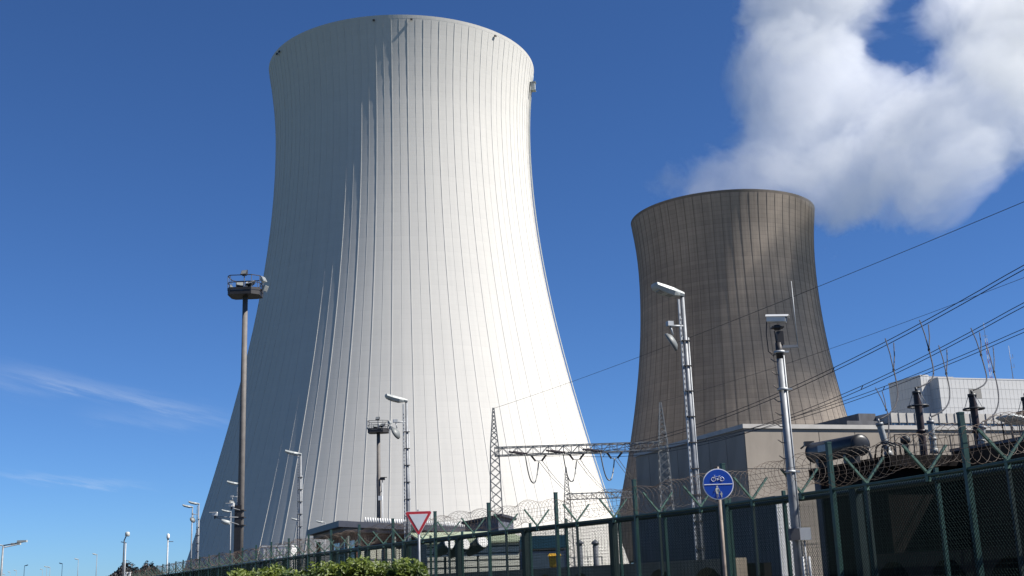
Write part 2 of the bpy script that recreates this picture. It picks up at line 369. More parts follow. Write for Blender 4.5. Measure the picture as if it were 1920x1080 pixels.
wl = MB().box((0, 0, 0), (0.6, 0.35, 0.45)).mesh('warning_lamp', 'dark_steel')
for deg in (-58, -55.5, -5.6, 9, 46, 100, 150, 200, 250):
    aa = math.radians(deg); p = onshell(R1, aa, 150.6, 0.45); piece('warning_lamp', wl, t1, p, aa)
# dark louvre box half way along the brown tower's foot is hidden by the concrete hall

# ------------------------------------------------------------------ steam
TD = 419.0
SPH = [(1330, 375, 95, 0.95, -2), (1450, 345, 108, 1.05, -3), (1490, 262, 122, 1.05, 0), (1500, 150, 135, 1.15, 0), (1530, 0, 150, 1.2, 8), (1580, -160, 190, 1.2, 15),
       (1590, 352, 122, 1.05, -14), (1700, 335, 120, 1.05, -28), (1770, 262, 125, 1.0, -35), (1865, 190, 140, 1.0, -30), (1650, 215, 96, .9, -12), (1825, 40, 115, .95, 8), (1950, 60, 190, 1.05, -8), (2100, -20, 280, 1.1, 20), (1262, 352, 55, .8, 0)]
hull = MB(); spheres = []
for (x, y, r, w, dd) in SPH:
    p = PY(x, y, TD + dd); rr = r / FPX * (TD + dd) * 1.06
    spheres.append((p, rr, w))
pm = bpy.data.materials.new('steam'); pm.use_nodes = True; pt = pm.node_tree; pt.nodes.clear()
pl = pt.links.new
def pmth(op, *args, clamp=False):
    n_ = pt.nodes.new('ShaderNodeMath'); n_.operation = op; n_.use_clamp = clamp
    for i, q in enumerate(args):
        if isinstance(q, (int, float)): n_.inputs[i].default_value = q
        else: pl(q, n_.inputs[i])
    return n_.outputs[0]
pgeo = pt.nodes.new('ShaderNodeNewGeometry')
acc = None
for (p, rr, w) in spheres:
    dn = pt.nodes.new('ShaderNodeVectorMath'); dn.operation = 'DISTANCE'; pl(pgeo.outputs['Position'], dn.inputs[0]); dn.inputs[1].default_value = p
    q = pmth('MULTIPLY_ADD', dn.outputs['Value'], -w / rr, w)
    acc = q if acc is None else pmth('SMOOTH_MAX', acc, q, 0.15)
n1 = pt.nodes.new('ShaderNodeTexNoise'); n1.inputs['Scale'].default_value = 0.026; n1.inputs['Detail'].default_value = 5.0; n1.inputs['Roughness'].default_value = 0.70; n1.inputs['Distortion'].default_value = 0.4
pl(pgeo.outputs['Position'], n1.inputs['Vector'])
dens = pmth('ADD', acc, pmth('MULTIPLY', pmth('SUBTRACT', n1.outputs['Fac'], 0.5), 2.7))
dens = pmth('MULTIPLY', pmth('ADD', dens, -0.02), 4.5, clamp=True)
dens = pmth('MULTIPLY', dens, 0.025)
pv = pt.nodes.new('ShaderNodeVolumePrincipled'); pv.inputs['Color'].default_value = (0.962, 0.970, 0.985, 1); pv.inputs['Anisotropy'].default_value = 0.35
pl(dens, pv.inputs['Density'])
po = pt.nodes.new('ShaderNodeOutputMaterial'); pl(pv.outputs[0], po.inputs['Volume'])
pm.volume_intersection_method = 'FAST' if hasattr(pm, 'volume_intersection_method') else None
MATS['steam'] = pm
bmh = bmesh.new()
for (p, rr, w) in spheres:
    bmesh.ops.create_icosphere(bmh, subdivisions=3, radius=rr * 1.14, matrix=Matrix.Translation(p))
me = bpy.data.meshes.new('steam_plume'); bmh.to_mesh(me); bmh.free(); me.materials.append(pm)
pob = bpy.data.objects.new('steam_plume', me); COL.objects.link(pob)
rmd = pob.modifiers.new('one_skin', 'REMESH'); rmd.mode = 'VOXEL'; rmd.voxel_size = 3.5
pm.cycles.volume_step_rate = 0.14
tag(pob, 'billowing white steam drifting from the brown cooling tower', 'steam', kind='stuff')

# ------------------------------------------------------------------ buildings
def facade(parent, o, du, w, h, cols, rows, m, gap, proud, name='panel', nrm=None, skip=()):
    """separate cladding panels on a wall: o = lower left corner, du = direction along the wall"""
    du = Vector(du); nrm = Vector(nrm); pw, ph = w / cols, h / rows
    me = MB().box((0, 0, 0), (pw - gap, proud * 2, ph - gap), (du, nrm, Z)).mesh(name, m)
    for r in range(rows):
        for c_ in range(cols):
            if (r, c_) in skip: continue
            p = Vector(o) + du * (pw * (c_ + 0.5)) + Z * (ph * (r + 0.5)); piece(name, me, parent, p - parent_loc(parent))
def block(mb, o, w, d, h):
    """box on the plant grid: o = its near left ground corner, w along U, d along V"""
    return mb.box(Vector(o) + U * (w / 2) + V * (d / 2) + Z * (h / 2), (w, d, h), (U, V, Z))

# the concrete hall in front of the brown tower
cpt = PY(1394, 796, 150); hz = cpt.z - .5; co = gz(cpt)
hall = thing('concrete_hall', 'windowless beige concrete hall with pale coping before the brown tower', 'building', co)
block(MB(), co, 60, 34, hz).build('wall', 'concrete_beige', hall)
block(MB(), co - U * 0.25 - V * 0.25 + Z * (hz + 0.003), 60.5, 34.5, 0.55).build('coping', 'concrete_pale', hall)
facade(hall, co + Z * 0.0, U, 60, hz - 0.3, 11, 4, 'concrete_beige', 0.10, 0.05, nrm=-V)
facade(hall, co + V * 34, -V, 34, hz - 0.3, 7, 4, 'concrete_beige', 0.10, 0.05, nrm=-U)

block(MB(), co + U * .5 + V * .5 + Z * (hz + .556), 59, 33, 0.05).build('roof', 'low_bounce_roof', hall)  # unseen dark slab added to cut bounce light onto the white block
# the white panelled block behind it
wA = PY(1725, 705, 235); hA = wA.z; oA = gz(wA)
wb = thing('panelled_block', 'white metal panelled plant block stepping forward above the beige hall', 'building', oA)
pB = PY(1788, 702, 228.5); hB = pB.z; oB = gz(pB)
fl = (oB - oA).dot(U); fwd = -(oB - oA).dot(V); fwd = 2.8; oB = oA + U * fl - V * fwd
block(MB(), oA, fl + 6, 10.5, hA).build('wall', 'cladding_joint', wb)
block(MB(), oB, 34, 14, hB).build('wall', 'cladding_joint', wb)
ph = 1.95; nrow = int(hA / ph)
facade(wb, oA + Z * (hA - 8 * ph), U, fl, 8 * ph, max(3, round(fl / 0.95)), 8, 'cladding', 0.05, 0.04, nrm=-V)
facade(wb, oB + Z * (hB - 8 * ph), U, 34, 8 * ph, 34, 8, 'cladding', 0.05, 0.04, nrm=-V, skip={(r, c_) for r in (6,) for c_ in (7, 8, 9)} | {(2, 9), (2, 10), (2, 11)})
facade(wb, oB + V * fwd + Z * (hB - 8 * ph), -V, fwd, 8 * ph, 5, 8, 'cladding', 0.05, 0.04, nrm=-U)
facade(wb, oA + V * 10.5 + Z * (hA - 8 * ph), -V, 10.5, 8 * ph, 10, 8, 'cladding', 0.05, 0.04, nrm=-U)
MB().box(oB + U * 8.5 + Z * (hB - 8 * ph + 6.5 * ph) - V * 0.03, (2.9, 0.1, 1.85), (U, V, Z)).build('louvre', 'louvre', wb)
MB().box(oB + V * (fwd * 0.45) + Z * (hB - 4.6 * ph) - U * 0.06, (0.1, fwd * 0.6, 2.6), (U, V, Z)).build('louvre', 'louvre', wb)
MB().box(oA + V * 5.0 + Z * (hA - 4.6 * ph) - U * 0.06, (0.1, 3.6, 2.8), (U, V, Z)).build('louvre', 'louvre', wb)
for k in range(3): MB().box(oB + U * (9.05 + k * 0.95) + Z * (hB - 8 * ph + 2.5 * ph) - V * 0.03, (0.8, 0.12, 1.5), (U, V, Z)).build('window', 'glass_dark', wb)
block(MB(), oA - U * 0.08 - V * 0.08 + Z * (hA + 0.003), fl, 10.6, 0.25).build('roof_edge', 'cladding', wb)
block(MB(), oB - U * 0.08 - V * 0.08 + Z * (hB + 0.003), 34.1, 14.1, 0.25).build('roof_edge', 'cladding', wb)
# two slender masts on its roof
for (x, y, red, lab, h) in ((1857, 703, True, 'red and white lattice aerial mast on the white panelled roof', 9.0), (1899, 706, False, 'thin grey whip aerial on the white panelled roof', 7.2)):
    bp_ = PY(x, y, 240); b0 = Vector((bp_.x, bp_.y, hB + 0.25)); am = thing('aerial_mast', lab, 'aerial', b0)
    if red:
        lm = [MB(), MB()]
        for k in range(10):
            q0, q1 = b0 + Z * (k * h / 10), b0 + Z * ((k + 1) * h / 10)
            for dx, dy in ((-.22, -.2), (.22, -.2), (0, .22)): lm[k % 2].beam(q0 + Vector((dx, dy, 0)), q1 + Vector((dx, dy, 0)), 0.055)
            lm[k % 2].beam(q0 + Vector((-.22, -.2, 0)), q1 + Vector((.22, -.2, 0)), 0.05)
        lm[0].build('lattice_section', 'red_mast', am); lm[1].build('lattice_section', 'white_paint', am)
        MB().tube([b0 + Z * h, b0 + Z * (h + 3.2)], 0.05, 5).beam(b0 + Z * (h + .4) - U * .6, b0 + Z * (h + .4) + U * .6, 0.08).build('antenna', 'galvanised', am)
    else:
        MB().tube([b0, b0 + Z * h], [0.09, 0.04], 5).build('pole', 'galvanised', am)
        ar = MB()
        for zz in (2.6, 4.6): ar.beam(b0 + Z * zz, b0 + Z * zz + U * 0.7, 0.06).beam(b0 + Z * zz + U * 0.7, b0 + Z * (zz + 0.8) + U * 0.7, 0.06)
        ar.build('dipole_arm', 'galvanised', am)

# lower wing with the window band and upright fins
pl_ = PY(1668, 774, 205); hL = pl_.z; oL = gz(pl_)
wing = thing('office_wing', 'low pale wing with a window band and upright fins under the white block', 'building', oL)
block(MB(), oL, 42, 26, hL - 2.6).build('wall', 'concrete_pale', wing)
block(MB(), oL + V * 0.35 + Z * (hL - 2.597), 42, 26, 0.897).build('window_band', 'glass_dark', wing)
block(MB(), oL + Z * (hL - 1.697), 42, 26, 1.7).build('parapet', 'concrete_pale', wing)
wm_ = MB().box((0, 0, 0), (1.15, 0.14, 0.72), (U, V, Z)).mesh('window', 'glass_blue'); fm = MB().box((0, 0, 0), (0.09, 0.12, 2.6), (U, V, Z)).mesh('fin', 'shed_blue'); mu = MB().box((0, 0, 0), (0.10, 0.20, 0.75), (U, V, Z)).mesh('mullion', 'white_paint')
for k in range(25):
    p = oL + U * (0.1 + k * 1.68) - V * 0.06 + Z * (hL - 1.25); piece('fin', fm, wing, p - oL)
    if k % 5 != 3 and k < 24:
        w_ = piece('window', wm_, wing, oL + U * (0.95 + k * 1.68) + V * 0.30 + Z * (hL - 2.15) - oL); piece('mullion', mu, w_, -V * 0.03)
block(MB(), oL + U * .4 + V * .4 + Z * (hL + .006), 41.2, 25.2, 0.05).build('roof', 'low_bounce_roof', wing)  # dark top layer, out of sight, added to dull light bouncing upward
pst = PY(1606, 796, 214)
st_ = MB(); block(st_, oL + V * 2 - U * 7.5, 7.4, 22, pst.z - 0.4); block(st_, oL + V * 4 - U * 3.6, 3.5, 20, pst.z + 1.2)
st_.build('stepped_annex', 'slate_wall', wing)

# transformer bay: cell with shade put into its black colour, blast walls, deck, tank, bushings
dz = 7.2
c1 = gz(PY(1670, 853, 57.6)); dz = PY(1670, 853, 57.6).z
bay = thing('transformer_cell', 'shadow-black transformer cell with flat deck behind the perimeter fence', 'transformer cell', c1)
block(MB(), c1 + U * 0.03 + V * 0.6, 4.6, 5.7, dz - 0.55).build('wall', 'shade_black_wall', bay)
block(MB(), c1 + Z * (dz - 0.55 + .003), 4.85, 7.4, 0.55).build('deck', 'shade_black_wall', bay)
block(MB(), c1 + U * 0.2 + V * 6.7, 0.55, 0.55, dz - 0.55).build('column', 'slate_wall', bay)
block(MB(), c1 + U * 2.6 + V * 6.35, 1.9, .9, dz - 0.56).build('back_wall', 'shade_black_wall', bay)
rl = MB()
def rail_run(mb, pts, z, h, step=1.1):
    for a_, b_ in zip(pts[:-1], pts[1:]):
        L = (b_ - a_).length; k = max(1, round(L / step))
        for i in range(k + 1): mb.beam(a_.lerp(b_, i / k) + Z * z, a_.lerp(b_, i / k) + Z * (z + h), 0.045)
        for q in (0.5, 1.0): mb.beam(a_ + Z * (z + h * q), b_ + Z * (z + h * q), 0.045)
rl0 = MB(); rail_run(rl0, [c1 + V * 7.3 + U * 0.1, c1 + U * 0.1 + V * 5.6], dz, 0.95); rl0.build('guard_rail', 'black_paint', bay); rail_run(rl, [c1 + U * 0.4 + V * 0.1, c1 + U * 4.75 + V * 0.1], dz, 1.0)
rl.build('guard_rail', 'black_paint', bay)
for k in range(3): MB().tube([c1 + U * (0.1 + .35 * k) + V * (1.4) + Z * (dz), c1 + U * (0.15 + .35 * k) + V * 1.3 + Z * (dz + .55), c1 + U * (0.3 + .35 * k) + V * 0.9 + Z * (dz + .72), c1 + U * (0.6 + .35 * k) + V * .5 + Z * (dz + .5), c1 + U * (0.62 + .35 * k) + V * .5 + Z * dz], 0.045, 5).build('ladder_hoop', 'black_paint', bay)
# blast wall running towards the road
w0 = gz(PY(1790, 841, 60)); wz = PY(1790, 841, 60).z
bw = thing('blast_wall', 'brown blast wall with grey coping running towards the road fence', 'wall', w0)
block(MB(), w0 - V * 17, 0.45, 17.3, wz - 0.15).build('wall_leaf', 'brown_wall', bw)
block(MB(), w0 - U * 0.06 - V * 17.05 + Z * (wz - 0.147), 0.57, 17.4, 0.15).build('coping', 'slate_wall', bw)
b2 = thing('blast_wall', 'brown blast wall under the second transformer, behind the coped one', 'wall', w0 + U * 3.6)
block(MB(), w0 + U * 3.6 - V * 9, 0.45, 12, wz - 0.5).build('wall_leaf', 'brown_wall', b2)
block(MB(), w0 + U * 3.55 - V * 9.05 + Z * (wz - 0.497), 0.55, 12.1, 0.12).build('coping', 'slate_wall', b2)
cell2 = thing('transformer_cell', 'shadow-black transformer cell hidden behind the coped blast wall', 'transformer cell', w0 + U * 0.6 + V * 0.5)
block(MB(), w0 + U * 0.62 + V * 0.5, 2.8, 5.2, wz - 0.9).build('wall', 'shade_black_wall', cell2)
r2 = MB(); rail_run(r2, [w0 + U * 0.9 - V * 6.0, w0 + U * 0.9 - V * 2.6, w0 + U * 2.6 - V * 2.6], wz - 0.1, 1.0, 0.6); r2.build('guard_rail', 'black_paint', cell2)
# oil conservator
ta = PY(1613, 834, 58.0); tb = PY(1527, 849, 62.4)
tank = thing('oil_tank', 'black horizontal oil conservator tank with pale nameplate on the deck', 'tank', gz(ta.lerp(tb, .5)) + Z * dz)
ax = (tb - ta).normalized(); Ls = (tb - ta).length
pts = []; rr_ = []
for q, r_ in ((-0.16, 0.10), (-0.14, 0.34), (-0.08, 0.47), (0, 0.52), (Ls * .5, 0.52), (Ls, 0.52), (Ls + .08, 0.47), (Ls + .14, 0.34), (Ls + .16, 0.10)): pts.append(ta + ax * q); rr_.append(r_)
MB().tube(pts, rr_, 28).build('drum', 'tank_paint', tank)
side = ax.cross(Z).normalized(); side = side if side.y < 0 else -side
up_ = side.cross(ax).normalized(); up_ = up_ if up_.z > 0 else -up_
np_ = ta + ax * (Ls * .62)
MB().box(np_ + side * 0.52 + up_ * 0.08, (0.80, 0.05, 0.34), (ax, side, up_)).build('nameplate', 'bushing_grey', tank)
MB().ring(ta, 0.525, 0.022, ax, 28, 5).ring(tb, 0.525, 0.022, ax, 28, 5).build('weld_band', 'tank_paint', tank)
for q in (0.2, 0.8): MB().box(ta + ax * (Ls * q) - Z * 0.62, (0.25, 0.8, 0.42), (ax, side, Z)).build('saddle', 'black_paint', tank)
pp = MB(); pp.tube([ta + ax * (-.3) - Z * .1, ta - ax * .7 - Z * .2, ta - ax * .9 - Z * .9], 0.07, 6); pp.build('pipework', 'black_paint', tank); pp = MB(); pp.tube([tb + ax * .2 + Z * .25, tb + ax * .9 + Z * .5, tb + ax * 1.4 + Z * .35], 0.05, 6); pp.box(tb + ax * .5 + Z * .52, (.5, .3, .25)); pp.build('breather', 'black_paint', tank)

# bushings
def bushing(name, label, top, base, r, m, ring=None, sheds=26):
    b = thing(name, label, 'insulator', base, 'high-voltage bushings on the transformers'); d = (top - base); L = d.length; d.normalize()
    pr = []; 
    pts = [base]; rs = [r * 1.25]
    pts.append(base + d * 0.25); rs.append(r * 1.25)
    for i in range(sheds * 2 + 1):
        pts.append(base + d * (0.26 + (L - 0.42) * i / (sheds * 2))); rs.append(r * (1.0 if i % 2 else 0.92))
    MB().tube(pts, rs, 12, smooth=True).build('insulator_stack', m, b)
    MB().tube([top - d * 0.17, top - d * 0.02], [r * 1.15, r * 1.15], 12).tube([top - d * .02, top + d * 0.18], r * .35, 8).build('cap', 'galvanised' if m == 'bushing_grey' else 'black_paint', b)
    MB().tube([base + d * (L * .42), base + d * (L * .46)], r * 1.3, 12).build('flange', m, b)
    if ring:
        rg = MB(); c_ = top - d * ring[1]; rg.ring(c_, ring[0], 0.055, d, 32, 6)
        rg.build('corona_ring', 'black_paint', b)
        sp = MB()
        for q in (0, 1, 2, 3):
            t_ = math.pi / 2 * q + 0.1; sp.tube([top - d * 0.1 + Vector((math.cos(t_), math.sin(t_), 0)) * r, c_ + Vector((math.cos(t_), math.sin(t_), 0)) * ring[0]], 0.016, 4)
        sp.build('ring_stay', 'galvanised', b)
    return b
BT = []
for i, (x, y, Yd, lab) in enumerate(((1718, 733, 62, 'dark tall bushing with corona ring rising beside the black deck railing'), (1822, 738, 62, 'dark tall bushing with corona ring just behind the coped blast wall'), (1922, 744, 62, 'dark tall bushing with corona ring, outermost of the three'))):
    tp = PY(x, y, Yd); bushing('high_voltage_bushing', lab, tp, Vector((tp.x + .02, tp.y, dz - 0.1)), 0.20, 'bushing_dark', (0.52, 0.82), 44); BT.append(tp)
for i, (x, y, xb, yb, Yd, lab) in enumerate(((1648, 792, 1667, 856, 59.5, 'slanting grey bushing next to the black oil tank'), (1744, 788, 1752, 850, 60.5, 'upright grey bushing behind the deck railing'), (1842, 798, 1839, 848, 61.0, 'short grey bushing behind the coped blast wall'))):
    tp = PY(x, y, Yd); bs = PY(xb, yb, Yd); bushing('medium_voltage_bushing', lab, tp, bs, 0.17, 'bushing_grey'); BT.append(tp)
va = PY(1697, 822, 58.2); vv = thing('vent_valve', 'small black vent valve standing at the deck railing', 'valve', Vector((va.x, va.y, dz)))
MB().tube([Vector((va.x, va.y, dz)), Vector((va.x, va.y, va.z - .25))], 0.13, 8).build('stem', 'black_paint', vv)
MB().tube([va - Z * .25, va - Z * .2, va + Z * .05, va + Z * .12], [0.15, .24, .24, .12], 10).build('hood', 'black_paint', vv)

# shaded wall; the sunlight on its end is painted as white
we = PY(1453, 930, 50); wh_ = we.z; wo = gz(we)
sw = thing('concrete_screen', 'grey concrete screen wall with an end painted sunlit white behind the fence', 'wall', wo)
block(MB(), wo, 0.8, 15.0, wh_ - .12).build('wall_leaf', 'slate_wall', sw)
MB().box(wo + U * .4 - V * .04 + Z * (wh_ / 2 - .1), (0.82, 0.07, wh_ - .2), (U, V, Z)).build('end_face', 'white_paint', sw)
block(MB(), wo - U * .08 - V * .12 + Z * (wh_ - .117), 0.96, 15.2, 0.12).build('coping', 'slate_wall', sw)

# ------------------------------------------------------------------ gatehouse with canopy roof, pale hall, shed, container
gc, gl, gr = PY(635, 976, 95), PY(575, 994, 108), PY(912, 990, 114)
gbk = gl + (gr - gc)
gate = thing('gatehouse', 'gatehouse with dark flat canopy roof, spiked edge and glazed front', 'building', gz(gc))
zr = gc.z
poly = [Vector((p.x, p.y, 0)) for p in (gc, gr, gbk, gl)]
cen = sum(poly, Vector()) / 4
heights = [gc.z, gr.z, gr.z, gl.z]
top = [p + Z * h for p, h in zip(poly, heights)]
MB().add([p - Z * .48 for p in top] + top, [(0, 3, 2, 1), (4, 5, 6, 7), (0, 1, 5, 4), (1, 2, 6, 5), (2, 3, 7, 6), (3, 0, 4, 7)]).build('roof', 'fascia', gate)
inn = [cen + (p - cen) * 0.93 for p in poly]
MB().add([inn[i] + Z * (heights[i] - .80) for i in range(4)] + [inn[i] + Z * (heights[i] - .483) for i in range(4)], [(0, 3, 2, 1), (0, 1, 5, 4), (1, 2, 6, 5), (2, 3, 7, 6), (3, 0, 4, 7)]).build('soffit', 'soffit', gate)
ib = [cen + (p - cen) * 0.74 for p in poly]
MB().add([p.copy() for p in ib] + [ib[i] + Z * (heights[i] - .803) for i in range(4)], [(0, 1, 5, 4), (1, 2, 6, 5), (2, 3, 7, 6), (3, 0, 4, 7)]).build('wall', 'redbrown', gate)
def glaze(a, b, z0, z1, n_, m, off):
    d = (b - a) / n_; nrm = d.normalized().cross(Z)
    if nrm.dot(cen - a) > 0: nrm = -nrm
    for i in range(n_):
        c_ = a + d * (i + .5) + nrm * off
        pn = MB().box(c_ + Z * ((z0 + z1) / 2), (d.length * .86, 0.06, z1 - z0), (d.normalized(), nrm, Z)).build('window', m, gate)
        MB().box(c_ + Z * ((z0 + z1) / 2) + nrm * .05, (d.length * .90, 0.05, 0.10), (d.normalized(), nrm, Z)).build('transom', 'galvanised', pn, origin=parent_loc(gate))
glaze(ib[3].lerp(ib[0], .15), ib[3].lerp(ib[0], 0.98), 3.2, 5.4, 6, 'glass_blue', .05)
glaze(ib[0].lerp(ib[1], .03), ib[0].lerp(ib[1], 0.95), 2.9, 4.7, 14, 'hall_pale', .05)
cm = MB().tube([(0, 0, 0), (0, 0, zr - 1.15)], 0.2, 8).mesh('column', 'fence_dark')
for q in (inn[0].lerp(cen, .06), inn[3].lerp(cen, .06), inn[0].lerp(inn[1], .33), inn[0].lerp(inn[1], .66), inn[1].lerp(cen, .06)): piece('column', cm, gate, Vector((q.x, q.y, 0)) - gz(gc))
spk = MB().tube([(0, 0, 0), (0, 0, 0.38)], [0.075, 0.05], 4).mesh('roof_spike', 'white_paint')
for i in range(56):
    q = top[0].lerp(top[1], 0.15 + .85 * i / 55) ; q = q + (cen - gz(q)).normalized() * .3; piece('roof_spike', spk, gate, q - gz(gc))

# pale ribbed hall
hp = PY(800, 998, 84); ho = gz(PY(800, 1040, 84)); hr_ = PY(988, 1000, 84)
ph_ = thing('pump_hall', 'pale green louvred pump hall seen through the mesh fence', 'building', ho)
wdt = hr_.x - hp.x; hh = hp.z
AXG = (U, V, Z)
MB().box(ho + U * (wdt / 2) + V * 4 + Z * (hh / 2 - .4), (wdt, 8, hh - .8), AXG).build('wall', 'shed_blue', ph_)
lv = MB().box((0, 0, 0), (wdt, .24, (hh - .9) / 9 * .78), AXG).mesh('louvre', 'hall_pale')
for k in range(9): piece('louvre', lv, ph_, U * (wdt / 2) - V * .08 + Z * (.35 + (k + .4) * (hh - .9) / 9))
def hv(a_, b_, z): return ho + U * a_ + V * b_ + Z * z
MB().add([hv(-.3, -.6, hh - .72), hv(wdt + .3, -.6, hh - .72), hv(wdt + .3, 4, hh + .15), hv(-.3, 4, hh + .15), hv(-.3, -.6, hh - .84), hv(wdt + .3, -.6, hh - .84), hv(wdt + .3, 4, hh + .03), hv(-.3, 4, hh + .03)], [(0, 1, 2, 3), (4, 7, 6, 5), (0, 4, 5, 1), (1, 5, 6, 2), (2, 6, 7, 3), (3, 7, 4, 0)]).build('roof', 'hall_green', ph_)
# blue-grey shed with gable
s0, s1 = PY(872, 983, 100), PY(934, 968, 98)
sh = thing('gable_shed', 'blue-grey shed with sloping roof edge beside the lattice gantry leg', 'shed', gz(s0))
a0, a1 = gz(s0), gz(s1)
MB().prism([a0, a1, a1 + Z * s1.z, a0 + Z * s0.z], Vector((1.2, 7, 0))).build('wall', 'shed_blue', sh)
MB().prism([a0 + Z * (s0.z + .003) + Vector((-.3, -.25, 0)), a1 + Z * (s1.z + .003) + Vector((.3, -.25, 0)), a1 + Z * (s1.z + .2) + Vector((.3, -.25, 0)), a0 + Z * (s0.z + .2) + Vector((-.3, -.25, 0))], Vector((1.2, 7.4, 0))).build('roof', 'fascia', sh)
# white container
c0 = PY(492, 1026, 88); cn = thing('site_container', 'white corrugated site container below the pale tower behind the fence', 'container', gz(c0))
cw = PY(546, 1024, 88).x - c0.x
MB().box(gz(c0) + Vector((cw / 2, 1.2, c0.z / 2)), (cw, 2.4, c0.z)).build('body', 'white_paint', cn)
cr_ = MB().box((0, 0, 0), (.10, .08, c0.z - .3)).mesh('corrugation', 'white_paint')
for k in range(int(cw / .25)): piece('corrugation', cr_, cn, (.15 + k * .25, -.03, c0.z / 2))
MB().box(gz(c0) + Vector((cw / 2, 1.2, c0.z + .05)), (cw + .1, 2.5, .1)).build('roof', 'white_paint', cn)

# spotlights on a rail in front of the hall
for i, (x, y) in enumerate(((834, 1026), (862, 1027), (896, 1023))):
    p = PY(x, y, 62)
    lab = ['round white spotlight on a post beside the thick corner fence post', 'round white spotlight on a post, middle of three at the pump hall', 'round white spotlight on a post nearest the lattice gantry leg'][i]
    sp = thing('spotlight', lab, 'spotlight', gz(p), 'spotlights before the pump hall')
    MB().tube([gz(p), p - Z * .5], 0.07, 6).build('post', 'fence_dark', sp)
    MB().tube([p + Vector((.25, -.3, .18)), p + Vector((.15, -.15, .1)), p + Vector((-.25, .2, -.15)), p + Vector((-.55, .4, -.4))], [.34, .36, .30, .16], 14).build('housing', 'fence_dark', sp)
    MB().tube([p + Vector((.25, -.3, .18)), p + Vector((.28, -.34, .20))], [.33, .30], 14).build('lens', 'white_paint', sp)
# blue truck and yellow grit bin
tk0 = PY(988, 1000, 58); tk = thing('truck', 'dark blue truck with teal header parked behind the mesh fence', 'truck', gz(tk0))
k0 = gz(tk0)
MB().box(k0 + Vector((0.75, 3.2, 2.15)), (2.3, 4.4, 2.9)).build('cargo_box', 'shed_blue', tk)
cab = MB(); cab.prism([k0 + Vector((-.35, 0.9, .7)), k0 + Vector((-.35, -.6, .7)), k0 + Vector((-.35, -.7, 1.7)), k0 + Vector((-.35, -.35, 3.0)), k0 + Vector((-.35, .9, 3.1))], Vector((2.2, 0, 0))); cabo = cab.build('cab', 'truck_blue', tk)
MB().prism([k0 + Vector((-.2, -.725, 1.75)), k0 + Vector((1.7, -.725, 1.75)), k0 + Vector((1.7, -.40, 2.9)), k0 + Vector((-.2, -.40, 2.9))], Vector((0, -.03, .01))).build('windscreen', 'glass_dark', cabo, origin=k0)
MB().box(k0 + Vector((.75, .3, 3.45)), (2.2, 1.1, .6)).build('header', 'teal', tk)
whl = MB().tube([(-.14, 0, 0), (.14, 0, 0)], .46, 18).mesh('wheel', 'rubber')
for (x, y) in ((-.25, .1), (1.75, .1), (-.25, 4.2), (1.75, 4.2)): piece('wheel', whl, tk, (x, y, .46))
MB().box(k0 + Vector((.75, 2.2, .68)), (1.6, 5.6, .2)).build('chassis', 'black_paint', tk)
for x in (-.05, 1.55): MB().box(k0 + Vector((x, -.62, .95)), (.3, .06, .16)).build('headlight', 'white_paint', tk)
yb = PY(1040, 1052, 44); yn = thing('grit_bin', 'yellow grit bin on a stand behind the mesh fence', 'bin', gz(yb))
MB().prism([yb + Vector((-.18, -.2, -.22)), yb + Vector((.18, -.2, -.22)), yb + Vector((.22, -.24, .18)), yb + Vector((-.22, -.24, .18))], (0, .45, 0)).build('tub', 'yellow', yn)
MB().prism([yb + Vector((-.25, -.28, .183)), yb + Vector((.25, -.28, .183)), yb + Vector((.2, -.2, .27)), yb + Vector((-.2, -.2, .27))], (0, .5, 0)).build('lid', 'yellow', yn)
MB().box(gz(yb) + Z * ((yb.z - .22) / 2), (.3, .3, yb.z - .23)).build('stand', 'fence_dark', yn)
# vent stubs and a handrail before the pale tower's foot
for (x, lab) in ((1087, 'grey vent stub on the pipe bridge, beside the handrail end'), (1116, 'grey vent stub on the pipe bridge close to the dark gate post')):
    p = PY(x, 1020, 70); vs_ = thing('vent_stub', lab, 'vent pipe', gz(p), 'vent stubs on the pipe bridge')
    MB().tube([gz(p), p], .16, 10).build('pipe', 'shed_blue', vs_); MB().tube([p, p + Z * .06, p + Z * .25], [.24, .24, .05], 10).build('cowl', 'shed_blue', vs_)
    MB().box(gz(p) + Z * .75, (1.1, 1.1, 1.5)).build('plinth', 'concrete_wall', vs_)
q0, q1 = PY(1050, 1046, 68), PY(1128, 1043, 68)
pb = thing('pipe_bridge', 'low pipe run with handrail crossing before the pale tower foot', 'pipes', gz(q0)); hb = MB(); rail_run(hb, [gz(q0), gz(q1)], q0.z - 1.1, 1.1, .8); hb.build('handrail', 'galvanised', pb)
MB().tube([q0 - Z * .9 - Vector((.5, 0, 0)), q1 - Z * .9 + Vector((.8, 0, 0))], .22, 10).build('pipe', 'zinc_pale', pb)
sp_ = MB().box((0, 0, 0), (.3, .5, q0.z - 1.1)).mesh('support', 'concrete_wall')
for k in range(3): piece('support', sp_, pb, (k * 1.15, 0, (q0.z - 1.1) / 2))

